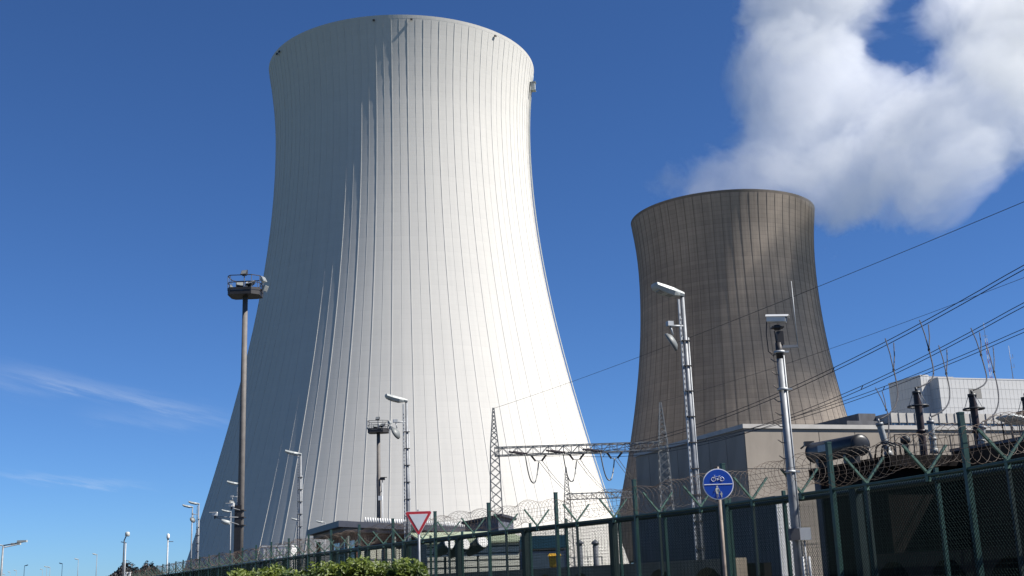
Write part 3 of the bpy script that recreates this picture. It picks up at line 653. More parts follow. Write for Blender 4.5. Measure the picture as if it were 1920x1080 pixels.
# arcaded concrete footing behind the fence
FOOTS = [[Vector((p[0], p[1], 0)) for p in q] for q in (((-4.0, 45.0), (1.2, 35.0), (4.7, 26.8)), ((8.6, 30.0), (11.0, 22.0), (13.4, 12.0)))]; FOOT = FOOTS[0]
foot = thing('arcade_wall', 'low concrete wall with dark arched bays along the inside of the fence', 'wall', FOOT[1])
bays = []
for a_, b_ in [e_ for F_ in FOOTS for e_ in zip(F_[:-1], F_[1:])]:
    k = round((b_ - a_).length / 2.2)
    for i in range(k): bays.append((a_.lerp(b_, i / k), a_.lerp(b_, (i + 1) / k)))
HF = 2.02
for a_, b_ in bays:
    d = (b_ - a_); L = d.length; d = d.normalized(); nr = d.cross(Z)
    mb = MB(); pts = [(0, 0), (0, HF), (L, HF), (L, 0), (L - .2, 0)]
    arc = [(L / 2 + (L / 2 - .2) * math.cos(math.pi * i / 10), 0.75 + 1.1 * math.sin(math.pi * i / 10)) for i in range(11)]
    # strip of quads between arch line and top edge keeps it clean
    lo_ = [(L - .2, 0)] + arc + [(.2, 0)]; hi_ = [(L, 0)] + [(max(0, min(L, x + (x - L / 2) * .12)), HF) for x, y in arc] + [(0, 0)]
    hi_[1] = (L, HF); hi_[-2] = (0, HF); lo_.insert(1, (L - .2, .74)); hi_.insert(1, (L, HF * .5)); lo_.insert(-1, (.2, .74)); hi_.insert(-1, (0, HF * .5))
    m_ = len(lo_); P3 = lambda q, o_: a_ + d * q[0] + Z * q[1] + nr * o_
    vs = [P3(q, 0) for q in lo_] + [P3(q, 0) for q in hi_] + [P3(q, -.35) for q in lo_] + [P3(q, -.35) for q in hi_]
    fs = [(i, i + 1, m_ + i + 1, m_ + i) for i in range(m_ - 1)] + [(2 * m_ + i, 3 * m_ + i, 3 * m_ + i + 1, 2 * m_ + i + 1) for i in range(m_ - 1)]
    fs += [(i, 2 * m_ + i, 2 * m_ + i + 1, i + 1) for i in range(m_ - 1)] + [(m_ + i, m_ + i + 1, 3 * m_ + i + 1, 3 * m_ + i) for i in range(m_ - 1)]
    mb.add(vs, fs).build('arch_bay', 'concrete_wall' if a_.x < 8 else 'brown_wall', foot)
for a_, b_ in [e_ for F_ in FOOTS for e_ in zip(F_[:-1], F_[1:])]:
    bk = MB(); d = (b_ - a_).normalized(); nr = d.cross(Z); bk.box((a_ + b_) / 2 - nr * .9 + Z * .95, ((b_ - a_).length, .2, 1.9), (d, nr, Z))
    bk.build('shade_panel', 'shade_black_wall', foot)  # dark sheet standing in for the shade inside the arches

# ------------------------------------------------------------------ fences
class Path:
    def __init__(s, P):
        s.P = [Vector((x, y, 0)) for x, y in P]
        # smooth the hand-measured line a little
        for _ in range(2): s.P = [s.P[0]] + [s.P[i - 1] * .25 + s.P[i] * .5 + s.P[i + 1] * .25 for i in range(1, len(s.P) - 1)] + [s.P[-1]]
        s.S = [0]
        for a_, b_ in zip(s.P[:-1], s.P[1:]): s.S.append(s.S[-1] + (b_ - a_).length)
        s.L = s.S[-1]
    def at(s, t):
        t = max(0, min(s.L, t))
        for i in range(len(s.S) - 1):
            if t <= s.S[i + 1]: break
        f_ = (t - s.S[i]) / (s.S[i + 1] - s.S[i]); return s.P[i].lerp(s.P[i + 1], f_)
    def dir(s, t): return (s.at(t + .3) - s.at(t - .3)).normalized()
path = Path(FP); HR = 2.9
fence = thing('perimeter_fence', 'green chain-link perimeter fence with razor coil and forked arms along the road', 'fence', path.P[7])
fo = path.P[7]
POSTH = 3.62
pme = MB().box((0, 0, POSTH / 2), (.07, .07, POSTH)).box((0, 0, POSTH + .012), (.078, .078, .024)).mesh('post', 'fence_green')
vme = MB().beam((0, 0, 0), (.34, 0, .38), .036, .03).beam((0, 0, 0), (-.34, 0, .38), .036, .03).box((0, 0, -.05), (.05, .06, .12)).mesh('forked_arm', 'arm_green')
sme = MB().box((0, 0, HR / 2), (.045, .045, HR - .01)).mesh('line_post', 'fence_dark')
SP = 3.35
def colx(p): r_ = p - Vector((0, 0, EYE)); return 960 + FPX * r_.dot(RT) / r_.dot(FW)
def t_of(x, z=3.2):
    lo_, hi_ = path.L * .5, path.L - 1
    for _ in range(40):
        m_ = (lo_ + hi_) / 2
        if colx(path.at(m_) + Z * z) < x: lo_ = m_
        else: hi_ = m_
    return lo_
tk_ = [t_of(x) for x in (1043, 1194, 1376, 1569, 1808)]
SP = (tk_[4] - tk_[0]) / 4; t = tk_[0] - SP * int(tk_[0] / SP); k = 0
while t < path.L - .4:
    d = path.dir(t); rz = math.atan2(d.y, d.x) - math.pi / 2
    piece('post', pme, fence, path.at(t) - fo, rz)
    for q in (.27, .73):
        tt = t + SP * q
        if tt < path.L:
            d = path.dir(tt); rz2 = math.atan2(d.y, d.x) - math.pi / 2
            piece('forked_arm', vme, fence, path.at(tt) - fo + Z * (HR + .03), rz2)
            if q < .5: piece('line_post', sme, fence, path.at(tt) - fo, rz2)
    t += SP
rm_ = MB(); st_s = [i * .8 for i in range(int(path.L / .8) + 1)]
rm_.tube([path.at(q) + Z * HR for q in st_s], .028, 6); rm_.build('top_rail', 'fence_green', fence)
MB().tube([path.at(q) + Z * .12 for q in st_s], .03, 5).build('bottom_rail', 'fence_green', fence)
wr = MB(); stp = 0.062; hm = HR - .12
nw = int((path.L) / stp)
for i in range(nw):
    a_ = i * stp; b_ = a_ + hm
    if b_ > path.L: continue
    for o_, (p, q) in enumerate(((a_, b_), (b_, a_))):
        P0, P1 = path.at(p) + Z * .12, path.at(q) + Z * HR
        d = (P1 - P0).normalized(); n_ = d.cross(path.dir((p + q) / 2)).normalized(); off = n_ * (.004 if o_ else -.004); w_ = .0030
        s_ = d.cross(n_) * w_; h_ = n_ * w_
        wr.add([P0 + off - s_ - h_, P0 + off + s_ - h_, P0 + off + h_ * 1.2, P1 + off - s_ - h_, P1 + off + s_ - h_, P1 + off + h_ * 1.2], [(0, 1, 4, 3), (1, 2, 5, 4), (2, 0, 3, 5)])
tag(wr.build('chain_link_mesh', 'wire_green', fence), kind='stuff')
def coil(P, r, pitch, z, t0, t1, seed, rad=.011):
    rnd = random.Random(seed); mb = MB(); pts = []; n_ = 16; turns = int((t1 - t0) / pitch); ph = 0
    for i in range(turns * n_):
        t = t0 + (t1 - t0) * i / (turns * n_); th = math.tau * i / n_
        w1, w2, w3 = math.sin(t * 1.9 + seed), math.sin(t * 3.1 + 2 * seed), math.sin(t * 5.3); jr = r * (1 + .08 * w1 * w2); jx = .04 * w2; jz = .035 * w3 + .03 * w1
        d = P.dir(t); nr = d.cross(Z)
        pts.append(P.at(t + .10 * math.sin(th + t * .9)) + nr * (math.cos(th) * jr + jx) + Z * (z + math.sin(th) * jr + jz))
    mb.tube(pts, rad, 3, caps=False); return mb
tag(coil(path, .25, .16, HR + .34, 118, path.L - .2, 3, .0038).build('razor_coil', 'razor', fence), kind='stuff')
tag(coil(path, .27, .24, HR + .36, 20, 118, 4, .0055).build('razor_coil', 'razor', fence), kind='stuff')
bwi = MB()
for off, zz in ((.34, .40), (-.34, .40), (.20, .24), (-.20, .24)):
    bwi.tube([path.at(q) + path.dir(q).cross(Z) * off + Z * (HR + zz) for q in st_s], 0.0035, 3, caps=False)
bwi.build('barbed_wire', 'razor', fence)
# inner fence of square mesh between heavy posts
ip = Path([(p[0], p[1]) for p in poly_offset([(q.x, q.y) for q in path.P], 1.1)]); HI = 3.0
inner = thing('inner_fence', 'dark green inner fence of square welded mesh between heavy posts', 'fence', ip.P[7]); io = ip.P[7]
ipm = MB().box((0, 0, HI / 2), (.17, .14, HI)).mesh('heavy_post', 'fence_dark'); ipt = MB().box((0, 0, HI / 2 + .06), (.05, .06, HI + .12)).mesh('light_post', 'fence_green')
t = 1.0; k = 0
while t < ip.L - .3:
    d = ip.dir(t); rz = math.atan2(d.y, d.x)
    piece('heavy_post' if k % 2 == 0 else 'light_post', ipm if k % 2 == 0 else ipt, inner, ip.at(t) - io, rz)
    if k % 2 == 0: piece('light_post', ipt, inner, ip.at(t + .28) - io, rz)
    t += 2.1; k += 1
sti = [i * .8 for i in range(int(ip.L / .8) + 1)]
MB().tube([ip.at(q) + Z * (HI - .06) for q in sti], .05, 4).build('top_beam', 'fence_dark', inner)
iw = MB()
for k in range(int((HI - .3) / .075)):
    z = .2 + k * .075; iw.tube([ip.at(q) + Z * z for q in sti], .0032, 3, caps=False)
k = 0; t = 0
while t < ip.L:
    p = ip.at(t); iw.beam(p + Z * .15, p + Z * (HI - .1), .0055); t += .13
tag(iw.build('square_mesh', 'wire_green', inner), kind='stuff')
gm = MB(); p = ip.at(0)
# ------------------------------------------------------------------ poles, lamps, masts
def lamp_parts(root, H, dish=True, tray=True, head=.95, m='galvanised'):
    MB().tube([(0, 0, 0), (0, 0, H * .5), (0, 0, H)], [.085, .075, .055], 12).build('pole', m, root, origin=(0, 0, 0))
    # flat tapering luminaire reaching out to -X, tip a little raised
    sec = [(-.04, .09, .09, 0), (.12, .12, .12, -.005), (.34, .24, .17, -.045), (.62, .25, .175, -.04), (head - .06, .22, .14, -.01), (head, .12, .07, .0)]
    vs = []; tl = .24
    for (x, hw, th, zo) in sec:
        c_ = Vector((-x, 0, H + .02 + x * tl + zo))
        for (yy, zz) in ((-hw, 0), (-hw * .8, th * .6), (hw * .8, th * .6), (hw, 0), (hw * .72, -th * .7), (-hw * .72, -th * .7)): vs.append(c_ + Vector((0, yy, zz)))
    fs = [(6 * i + j, 6 * i + (j + 1) % 6, 6 * i + 6 + (j + 1) % 6, 6 * i + 6 + j) for i in range(5) for j in range(6)] + [tuple(range(6))[::-1], tuple(range(30, 36))]
    lh = MB().add(vs, fs).build('luminaire', 'lamp_grey', root, origin=(0, 0, 0))
    MB().add([(-.36, -.13, H + .02 + .36 * tl - .170), (-.36, .13, H + .02 + .36 * tl - .170), (-head + .14, .12, H + .02 + (head - .14) * tl - .150), (-head + .14, -.12, H + .02 + (head - .14) * tl - .150),
              (-.36, -.13, H + .02 + .36 * tl - .140), (-.36, .13, H + .02 + .36 * tl - .140), (-head + .14, .12, H + .02 + (head - .14) * tl - .125), (-head + .14, -.12, H + .02 + (head - .14) * tl - .125)],
             [(0, 1, 2, 3), (4, 7, 6, 5), (0, 4, 5, 1), (1, 5, 6, 2), (2, 6, 7, 3), (3, 7, 4, 0)]).build('lens', 'lamp_lens', lh, origin=(0, 0, 0))
    if tray:
        tr_ = MB(); tr_.box((-.14, -.02, H / 2 + .3), (.055, .05, H - .9))
        k = .8
        while k < H - .3: tr_.beam((-.14, -.02, k), (0, 0, k + .05), .02); k += .55
        tr_.build('cable_tray', 'zinc_pale', root, origin=(0, 0, 0))
        sl2 = MB(); k = .7
        while k < H - .5: sl2.box((-.14, -.046, k), (.026, .004, .07)); k += .16
        tag(sl2.build('tray_slot', 'dark_steel', root, origin=(0, 0, 0)), kind='stuff')
        MB().tube([(.105, -.02, .3), (.095, -.02, H - 1.3)], .02, 6).build('conduit', 'zinc_pale', root, origin=(0, 0, 0))
        bd = MB(); k = .9
        while k < H - 1.2: bd.box((-.01, 0, k), (.26, .19, .025)); k += .75
        bd.build('clamp_band', 'dark_steel', root, origin=(0, 0, 0))
    if dish:
        MB().tube([(0, 0, H - .95), (-.5, -.08, H - .98)], .03, 6).box((-.52, -.08, H - .92), (.18, .16, .14)).tube([(-.5, -.08, H - .98), (-.45, -.1, H - 1.25)], .025, 6).build('sensor_bracket', 'zinc_pale', root, origin=(0, 0, 0))
        ax_ = Vector((-.55, .35, -.35)).normalized(); c_ = Vector((-.48, -.08, H - 1.45)); pts = [c_ + ax_ * q for q in (-.10, -.09, 0, .07, .08)]
        MB().tube(pts, [.05, .16, .29, .30, .28], 18).build('sensor_dish', 'dish_grey', root, origin=(0, 0, 0))
def lamp_at(x, y, Yd, label, proto, H, rz=0.0):
    top = PY(x, y, Yd); r = copy_tree(proto); r.location = gz(top); r['label'] = label
    r.rotation_euler = (0, 0, rz); r.scale = (1, 1, top.z / H); r['label'] = label; return r
LH = 9.8
def proto_lamp(label, dish, tray): 
    r = thing('lamp_post', label, 'street lamp', (0, 0, 0), 'lamp posts inside the fence'); lamp_parts(r, LH, dish, tray); return r
def place(r, x, y, Yd, rz=0.0):
    top = PY(x, y, Yd); r.location = gz(top); r.rotation_euler = (0, 0, rz); r.scale = (1, 1, top.z / LH)
lp = proto_lamp('tall grey lamp post with dish sensor and cable tray beside the blue round sign', True, True)
l2 = copy_tree(lp); l2['label'] = 'grey lamp post with dish sensor and cable tray behind the give-way sign'
l5 = copy_tree(lp); l5['label'] = 'grey lamp post with sensor half hidden by the brown floodlight mast'
l6 = copy_tree(lp); l6['label'] = 'lamp post with sensor at the pale tower edge, taller of two side by side'
place(lp, 1279, 553, 34, .35); place(l2, 762, 752, 52, .25); place(l5, 449, 908, 89); place(l6, 373, 945, 109)
l3 = proto_lamp('grey lamp post with cable tray and no sensor before the pale tower shade', False, True)
l7 = proto_lamp('plain lamp post against the sky, shorter of two at the pale tower edge', False, False)
l8 = copy_tree(l7); l8['label'] = 'plain small lamp post between the brown mast and the sky, on the dark tower flank'
l9 = copy_tree(l7); l9['label'] = 'thin lamp post standing before the gatehouse canopy'
l10 = copy_tree(l7); l10['label'] = 'small distant lamp head showing beside the lamp post with cable tray'
place(l3, 564, 852, 70); place(l7, 361, 951, 113); place(l8, 433, 960, 122); place(l9, 609, 980, 128); place(l10, 560, 975, 150)
l11 = copy_tree(l7); l11['label'] = 'grey lamp head reaching in over the coped blast wall'; place(l11, 1938, 794, 30, .55); l11.scale = (1.25, 1.3, l11.scale[2] * 1.0)
# far row along the road
far = proto_lamp('far roadside lamp post, tallest of the row dwindling along the fence', False, False); far['group'] = 'distant lamps along the road'; place(far, 182, 1040, 250)
FL = [(147, 1049, 300), (117, 1057, 350), (94, 1064, 400), (88, 1063, 420), (80, 1068, 450), (46, 1061, 330), (31, 1070, 420), (19, 1073, 480), (9, 1077, 520)]
for i, (x, y, Yd) in enumerate(FL):
    o = copy_tree(far); o['label'] = 'tiny distant lamp post, %s from the dark shrubs in the far row' % ('second third fourth fifth sixth seventh eighth ninth tenth'.split()[i]); place(o, x, y, Yd, math.pi if i == 5 else 0); o['group'] = 'distant lamps along the road'
far['label'] = 'distant lamp post next to the far shrubs, largest of the distant row'
# double-armed lamp at the road
dl = PY(6, 1023, 95); dbl = thing('double_lamp', 'twin-armed road lamp standing alone beside the far road', 'street lamp', gz(dl))
MB().tube([gz(dl), dl], [.12, .07], 8).build('pole', 'galvanised', dbl)
for q, tipx in enumerate(((44, 1016), (32, 1021))):
    e_ = PY(tipx[0], tipx[1], 95 + q * 2); MB().tube([dl - Z * (.15 * q), e_], .05, 6).build('arm', 'galvanised', dbl)
    MB().box(e_ + Vector((-.1, 0, .05)), (.75, .25, .16)).build('luminaire', 'lamp_grey', dbl)
e_ = dl + Vector((-2.2, 0, .45)); MB().tube([dl, e_], .05, 6).build('arm', 'galvanised', dbl); MB().box(e_, (.75, .25, .16)).build('luminaire', 'lamp_grey', dbl)
# bent-arm lamp with shrubs, small camera pole
bl_ = PY(233, 1013, 105); ba = thing('bent_lamp', 'bent-necked lamp post with crossbar beside the dark round shrubs', 'street lamp', gz(bl_))
MB().tube([gz(bl_), bl_, PY(237, 1004, 105)], [.07, .06, .05], 8).build('pole', 'galvanised', ba)
h_ = PY(239, 1001, 105); MB().tube([h_ - Z * .22, h_ - Z * .15, h_ + Z * .12, h_ + Z * .18], [.14, .2, .19, .1], 10).build('luminaire', 'lamp_grey', ba)
MB().beam(PY(227, 1016, 105), PY(237, 1018, 105), .07).build('crossbar', 'galvanised', ba)
MB().tube([gz(PY(236, 1018, 105.5)), PY(236, 1018, 105.5)], .05, 6).build('strut', 'zinc_pale', ba)
cp = PY(315, 1013, 92); c3 = thing('camera_pole', 'slim white camera pole with side arm against the sky', 'camera pole', gz(cp))
MB().tube([gz(cp), cp], [.075, .055], 8).build('pole', 'zinc_pale', c3); MB().tube([cp + Z * .12, cp + Z * .2, cp + Z * .42, cp + Z * .5], [.09, .12, .11, .05], 10).build('camera_housing', 'white_paint', c3)
MB().tube([cp, cp + Z * .14], .06, 6).build('neck', 'black_paint', c3); MB().beam(PY(315, 1015.5, 92), PY(325, 1015.5, 92), .05).build('side_arm', 'galvanised', c3)

# floodlight masts
def flood_mast(label, x, ytop, Yd, r0, r1, pw, cams):
    top = PY(x, ytop, Yd); b = gz(top); o = thing('floodlight_mast', label, 'floodlight mast', b, 'floodlight masts')
    MB().tube([b, b.lerp(top, .5), top], [r0, (r0 + r1) / 2, r1], 18).build('pole', 'mast_brown', o)
    w = pw / 2
    # shallow tray platform, cut corners, ribbed underside
    out = [(-w, -w * .55), (-w * .8, -w * .8), (w * .55, -w * .8), (w, -w * .45), (w, w * .6), (w * .6, w * .8), (-w * .8, w * .8), (-w, w * .5)]
    MB().prism([top + Vector((p[0], p[1], 0)) for p in out], (0, 0, .30)).build('platform', 'dark_steel', o)
    kb = MB()
    for a_, b_ in zip(out, out[1:] + out[:1]): kb.beam(top + Vector((*a_, .40)), top + Vector((*b_, .40)), .05, .18)
    kb.build('toe_board', 'dark_steel', o)
    for q in out: MB().beam(top + Vector((*q, .3)), top + Vector((*q, 1.35)), .04).build('rail_post', 'galvanised', o)
    tr_ = MB()
    for hz_ in (.85, 1.35):
        for a_, b_ in list(zip(out, out[1:] + out[:1])): tr_.beam(top + Vector((*a_, hz_)), top + Vector((*b_, hz_)), .05)
    tr_.build('guard_rail', 'dark_steel', o)
    # floodlights: tilted boxes with a pale glass face, on yokes
    for (px_, py_, pz_, az_, tilt, sz, m_) in ((-w * .02, -w * .3, 1.62, -.3, -.5, .46, 'dark_steel'), (-w * .25, -w * .5, .72, .2, -.6, .5, 'dark_steel'), (w * .45, -w * .55, .78, -.5, -.9, .58, 'black_paint'), (w * 1.15, -w * .1, 1.15, 1.2, -.5, .46, 'lamp_grey'), (w * 1.25, w * .0, .55, 1.3, .4, .5, 'lamp_grey'), (-w * 1.02, w * .2, .7, -1.3, -.4, .45, 'lamp_grey')):
        Mx = Matrix.Rotation(az_, 3, 'Z') @ Matrix.Rotation(tilt, 3, 'X'); ax3 = (Mx @ Vector((1, 0, 0)), Mx @ Vector((0, 1, 0)), Mx @ Z); c_ = top + Vector((px_, py_, pz_))
        fl_ = MB().prism([c_ + ax3[0] * (i * sz / 2) + ax3[2] * (j * sz * .42) - ax3[1] * .10 for i, j in ((-1, -1), (1, -1), (1, 1), (-1, 1))], ax3[1] * .10)
        fl_.prism([c_ + ax3[0] * (i * sz / 2.6) + ax3[2] * (j * sz * .32) + ax3[1] * .003 for i, j in ((-1, -1), (1, -1), (1, 1), (-1, 1))], ax3[1] * .14)
        f_ = fl_.build('floodlight', m_, o)
        MB().prism([c_ + ax3[0] * (i * sz / 2.3) + ax3[2] * (j * sz * .36) - ax3[1] * .104 for i, j in ((-1, -1), (1, -1), (1, 1), (-1, 1))], -ax3[1] * .012).build('lens', 'lamp_lens', f_, origin=b)
        MB().beam(c_, Vector((c_.x - (px_ * .3), c_.y, top.z + .3)), .06).build('yoke', 'galvanised', f_, origin=b)
    MB().tube([top + Vector((w * .15, -.1, .3)), top + Vector((w * .15, -.1, .9)), top + Vector((w * .15, -.1, 1.05))], [.18, .18, .05], 10).build('junction_drum', 'white_paint', o)
    return o, top, b
m1, mt, mb_ = flood_mast('brown floodlight mast taller than all lamps, beside the pale tower edge', 460, 556, 80, .235, .18, 2.2, True)
# bracket with cameras on the first mast
bq = MB(); P0 = PY(445, 966, 80)
for (y0, y1_) in ((970, 969), (985, 970)): bq.tube([PY(452, y0, 79.8), PY(404, y1_, 79)], .03, 5)
bq.tube([PY(452, 957, 79.8), PY(434, 952, 79)], .03, 5)
bq.build('camera_bracket', 'galvanised', m1)
for (x, y) in ((403, 964), (434, 947)):
    p = PY(x, y, 79); cb = MB().box(p, (.34, .22, .20)).box(p + Vector((-.1, -.02, .12)), (.5, .28, .03)).build('camera', 'white_paint', m1); MB().tube([p - Z * .1, p - Z * .3], .05, 6).build('mount', 'black_paint', cb, origin=mb_)
p = PY(422, 979, 79); MB().tube([p + Vector((-.25, 0, .1)), p, p + Vector((.3, 0, -.05))], [.12, .16, .12], 10).build('floodlight', 'lamp_grey', m1)
zz0, zz1 = PY(447, 990, 79.7).z, PY(447, 955, 79.7).z
MB().box(Vector((mb_.x - .12, mb_.y - .22, (zz0 + 1.2) / 2 + .8)), (.45, .14, zz0 + .2)).build('cable_cover', 'dark_steel', m1)
pbd = MB()
for y in (957, 970, 985): pbd.box(Vector((mb_.x - .02, mb_.y, PY(452, y, 80).z)), (.62, .62, .06))
pbd.build('clamp_band', 'dark_steel', m1)
m2, mt2, mb2 = flood_mast('slim brown floodlight mast with small platform before the gatehouse roof', 709.5, 812, 135, .30, .20, 2.3, False)
p = PY(717, 898, 134.6); MB().box(p, (.55, .35, .25)).box(Vector((p.x + .15, p.y, p.z + .17)), (.75, .4, .05)).build('camera', 'dark_steel', m2)
MB().tube([p, PY(716, 920, 134.6), PY(712, 925, 134.8)], .05, 6).build('camera_bracket', 'galvanised', m2)
MB().box(PY(713, 934, 134.6), (.45, .3, .5)).build('junction_box', 'white_paint', m2)
MB().tube([gz(PY(717, 1000, 134.7)), PY(717, 905, 134.7)], .07, 6).build('conduit', 'zinc_pale', m2)

# camera pole inside the fence
ct = PY(1457, 612, 19.2); cb_ = gz(ct); cc = thing('camera_pole', 'grey steel camera pole with white housing, whip aerial and switch box', 'camera pole', cb_)
MB().tube([cb_, cb_.lerp(ct, .5), cb_ + Z * (ct.z - .55)], [.074, .066, .055], 14).build('pole', 'galvanised', cc)
MB().tube([cb_ + Z * (ct.z - .55), cb_ + Z * (ct.z - .28)], .058, 10).tube([cb_ + Z * (ct.z - .06), cb_ + Z * (ct.z + .02)], .055, 10).box(cb_ + Z * (ct.z - .02), (.20, .14, .025)).box(cb_ + Z * (ct.z - .2) + Vector((.03, 0, 0)), (.11, .10, .22)).build('pan_head', 'dark_steel', cc)
hx = Vector((.93, -.36, -.10)).normalized(); hy = hx.cross(Z).normalized(); hz2 = hy.cross(hx); hz2 = hz2 if hz2.z > 0 else -hz2
hc_ = cb_ + Z * (ct.z + .125)
pr = [hc_ - hx * .155 + hy * a_ + hz2 * b_ for a_, b_ in ((-.065, -.05), (.065, -.05), (.07, .035), (.055, .058), (-.055, .058), (-.07, .035))]
hs = MB().prism(pr, hx * .31).build('camera_housing', 'white_paint', cc)
MB().prism([hc_ - hx * .17 + hy * a_ + hz2 * b_ for a_, b_ in ((-.082, .03), (-.06, .063), (.06, .063), (.082, .03), (.085, .034), (.062, .07), (-.062, .07), (-.085, .034))], hx * .37).build('sun_shield', 'white_paint', hs, origin=cb_)
MB().box(hc_ + hx * .160, (.012, .09, .075), (hx, hy, hz2)).build('lens_window', 'black_paint', hs, origin=cb_)
MB().tube([hc_ - hx * .16 - hz2 * .03, hc_ - hx * .19 - Z * .25, hc_ - hx * .18 - Z * .55, hc_ - hx * .10 - Z * .63, hc_ - hx * .03 - Z * .5, hc_ - hx * .05 - Z * .2], .009, 5).build('cable', 'dark_steel', cc)
za = PY(1470, 648, 19.2).z; ae = PY(1496, 649, 19.2)
MB().beam(cb_ + Z * ae.z, ae, .035, .045).build('aerial_arm', 'galvanised', cc); MB().tube([ae - Z * .03, PY(1483.5, 527, 19.2)], [.010, .005], 5).build('whip_aerial', 'zinc_pale', cc)
hk = MB()
for y in (665, 678, 702, 728, 753, 778, 800, 830, 860, 884): 
    q = Vector((cb_.x, cb_.y, PY(1470, y, 19.2).z)); hk.tube([q + Vector((.07, -.02, -.02)), q + Vector((-.10, -.03, 0)), q + Vector((-.16, -.03, .05))], .009, 4)
hk.build('cable_hook', 'rust_post', cc)
bdm = MB()
for y in (660, 730, 885): 
    q = Vector((cb_.x, cb_.y, PY(1470, y, 19.2).z)); bdm.tube([q - Z * .02, q + Z * .02], .09, 12).box(q + Vector((.11, -.02, 0)), (.08, .03, .03))
bdm.build('clamp_band', 'zinc_pale', cc)
MB().tube([cb_ + Vector((.075, -.03, .4)), cb_ + Vector((.07, -.03, 3.4)), cb_ + Vector((.058, -.03, ct.z - .5))], .014, 5).build('conduit', 'zinc_pale', cc)
bx = PY(1507, 1001, 19.0); bxo = MB().box(bx, (.20, .12, .19)).build('switch_box', 'white_paint', cc)
MB().box(PY(1489, 1002, 19.0), (.15, .16, .18)).build('switch_box', 'slate_wall', cc)
MB().tube([bx - Z * .1, bx - Z * 1.0], .014, 5).tube([bx + Vector((.05, 0, -.35)), bx + Vector((.05, 0, -1.0))], .02, 6).tube([bx + Vector((-.05, 0, -.35)), bx + Vector((-.05, 0, -1.0))], .02, 6).build('cable_duct', 'zinc_pale', cc)

# ------------------------------------------------------------------ road signs
ys = PY(785, 977, 26.5); yo = gz(ys); yld = thing('give_way_sign', 'red and white triangular give-way sign on a grey post in the hedge', 'road sign', yo)
def rtri(c_, W_, rad, y):
    h = W_ * .866; pts = [(-W_ / 2, h / 3 + 0), (W_ / 2, h / 3), (0, -2 * h / 3)]; out = []
    angs = ((90, 210), (-30, 90), (210, 330))
    cn = [(-W_ / 2 + rad * 1.732, h / 3 - rad), (W_ / 2 - rad * 1.732, h / 3 - rad), (0, -2 * h / 3 + 2 * rad)]
    for (cx_, cz_), (a0_, a1_) in zip(cn, angs):
        rng_ = [a1_ - (a1_ - a0_) * i / 5 for i in range(6)] if False else [a0_ + (a1_ - a0_) * i / 5 for i in range(6)]
        if (a0_, a1_) == (90, 210): rng_ = rng_[::-1]
        elif (a0_, a1_) == (-30, 90): rng_ = rng_[::-1]
        else: rng_ = rng_[::-1]
        out.append([c_ + Vector((cx_ + rad * math.cos(math.radians(q)), y, cz_ + rad * math.sin(math.radians(q)))) for q in rng_])
    return out[0] + out[1] + out[2]
TW = .635; tcn = ys + Z * .03
plate = MB().prism(rtri(tcn, TW, .035, -.030), (0, .012, 0)).build('plate', 'sign_white', yld)
MB().prism(rtri(tcn, TW - .022, .033, -.034), (0, .003, 0)).build('border', 'sign_red', plate, origin=yo)
MB().prism(rtri(tcn, TW * .66, .006, -.038), (0, .003, 0)).build('field', 'sign_white', plate, origin=yo)
MB().tube([yo, Vector((yo.x, yo.y, ys.z + .25))], .030, 10).build('post', 'galvanised', yld)
bs = PY(1346, 908, 16.2); bo = gz(bs); blue = thing('shared_path_sign', 'round blue cycle and pedestrian path sign before the green fence', 'road sign', bo)
def disc(c_, r, y, th, m, nm, par, n_=48): return MB().prism([c_ + Vector((r * math.cos(math.tau * i / n_), y, r * math.sin(math.tau * i / n_))) for i in range(n_)], (0, th, 0)).build(nm, m, par, origin=bo)
pl2 = disc(bs, .210, -.03, .01, 'sign_white', 'plate', blue); disc(bs, .198, -.034, .003, 'sign_blue', 'field', pl2)
MB().box(bs + Vector((0, -.036, -.002)), (.385, .003, .011)).build('dividing_bar', 'sign_white', pl2, origin=bo)
bk_ = MB(); bc = bs + Vector((0, -.037, .088)); yv = Vector((0, 1, 0)); Q = lambda x, z: bc + Vector((x, 0, z))
for x in (-.062, .055): bk_.ring(Q(x, -.022), .027, .0028, yv, 20, 4)
for a_, b_ in (((-.062, -.022), (-.042, .028)), ((-.047, .014), (.022, .012)), ((-.047, .006), (-.006, -.026)), ((-.006, -.026), (.026, .022)), ((-.006, -.026), (.055, -.022)), ((.055, -.022), (.020, .012)), ((-.052, .036), (-.034, .030)), ((.012, .024), (.040, .024))): bk_.beam(Q(*a_), Q(*b_), .0046, .003)
bk_.ring(Q(-.006, -.026), .008, .004, yv, 10, 4); bk_.build('bicycle_emblem', 'sign_white', pl2, origin=bo)
def figure(c_, s):
    mb = MB(); q = lambda x, z: c_ + Vector((x * s, 0, z * s))
    mb.prism([q(.011 * math.cos(math.tau * i / 12), .068 + .013 * math.sin(math.tau * i / 12)) for i in range(12)], (0, .003, 0))
    mb.prism([q(-.018, .050), q(-.020, .0), q(-.016, -.03), q(.016, -.03), q(.020, .0), q(.018, .050)][::-1], (0, .003, 0))
    mb.beam(q(-.018, .046), q(-.034, -.002), .010 * s, .004); mb.beam(q(.018, .046), q(.034, -.004), .010 * s, .004); mb.beam(q(-.009, -.028), q(-.011, -.086), .012 * s, .004); mb.beam(q(.009, -.028), q(.010, -.080), .012 * s, .004)
    return mb
figure(bs + Vector((-.018, -.0375, -.100)), 1.0).build('adult_emblem', 'sign_faded', pl2, origin=bo); figure(bs + Vector((.034, -.0375, -.142)), .48).build('child_emblem', 'sign_faded', pl2, origin=bo)
pt_ = PY(1349.5, 944, 16.25); MB().tube([gz(pt_), Vector((gz(pt_).x, pt_.y, bs.z + .24))], .026, 10).build('post', 'rust_post', blue)
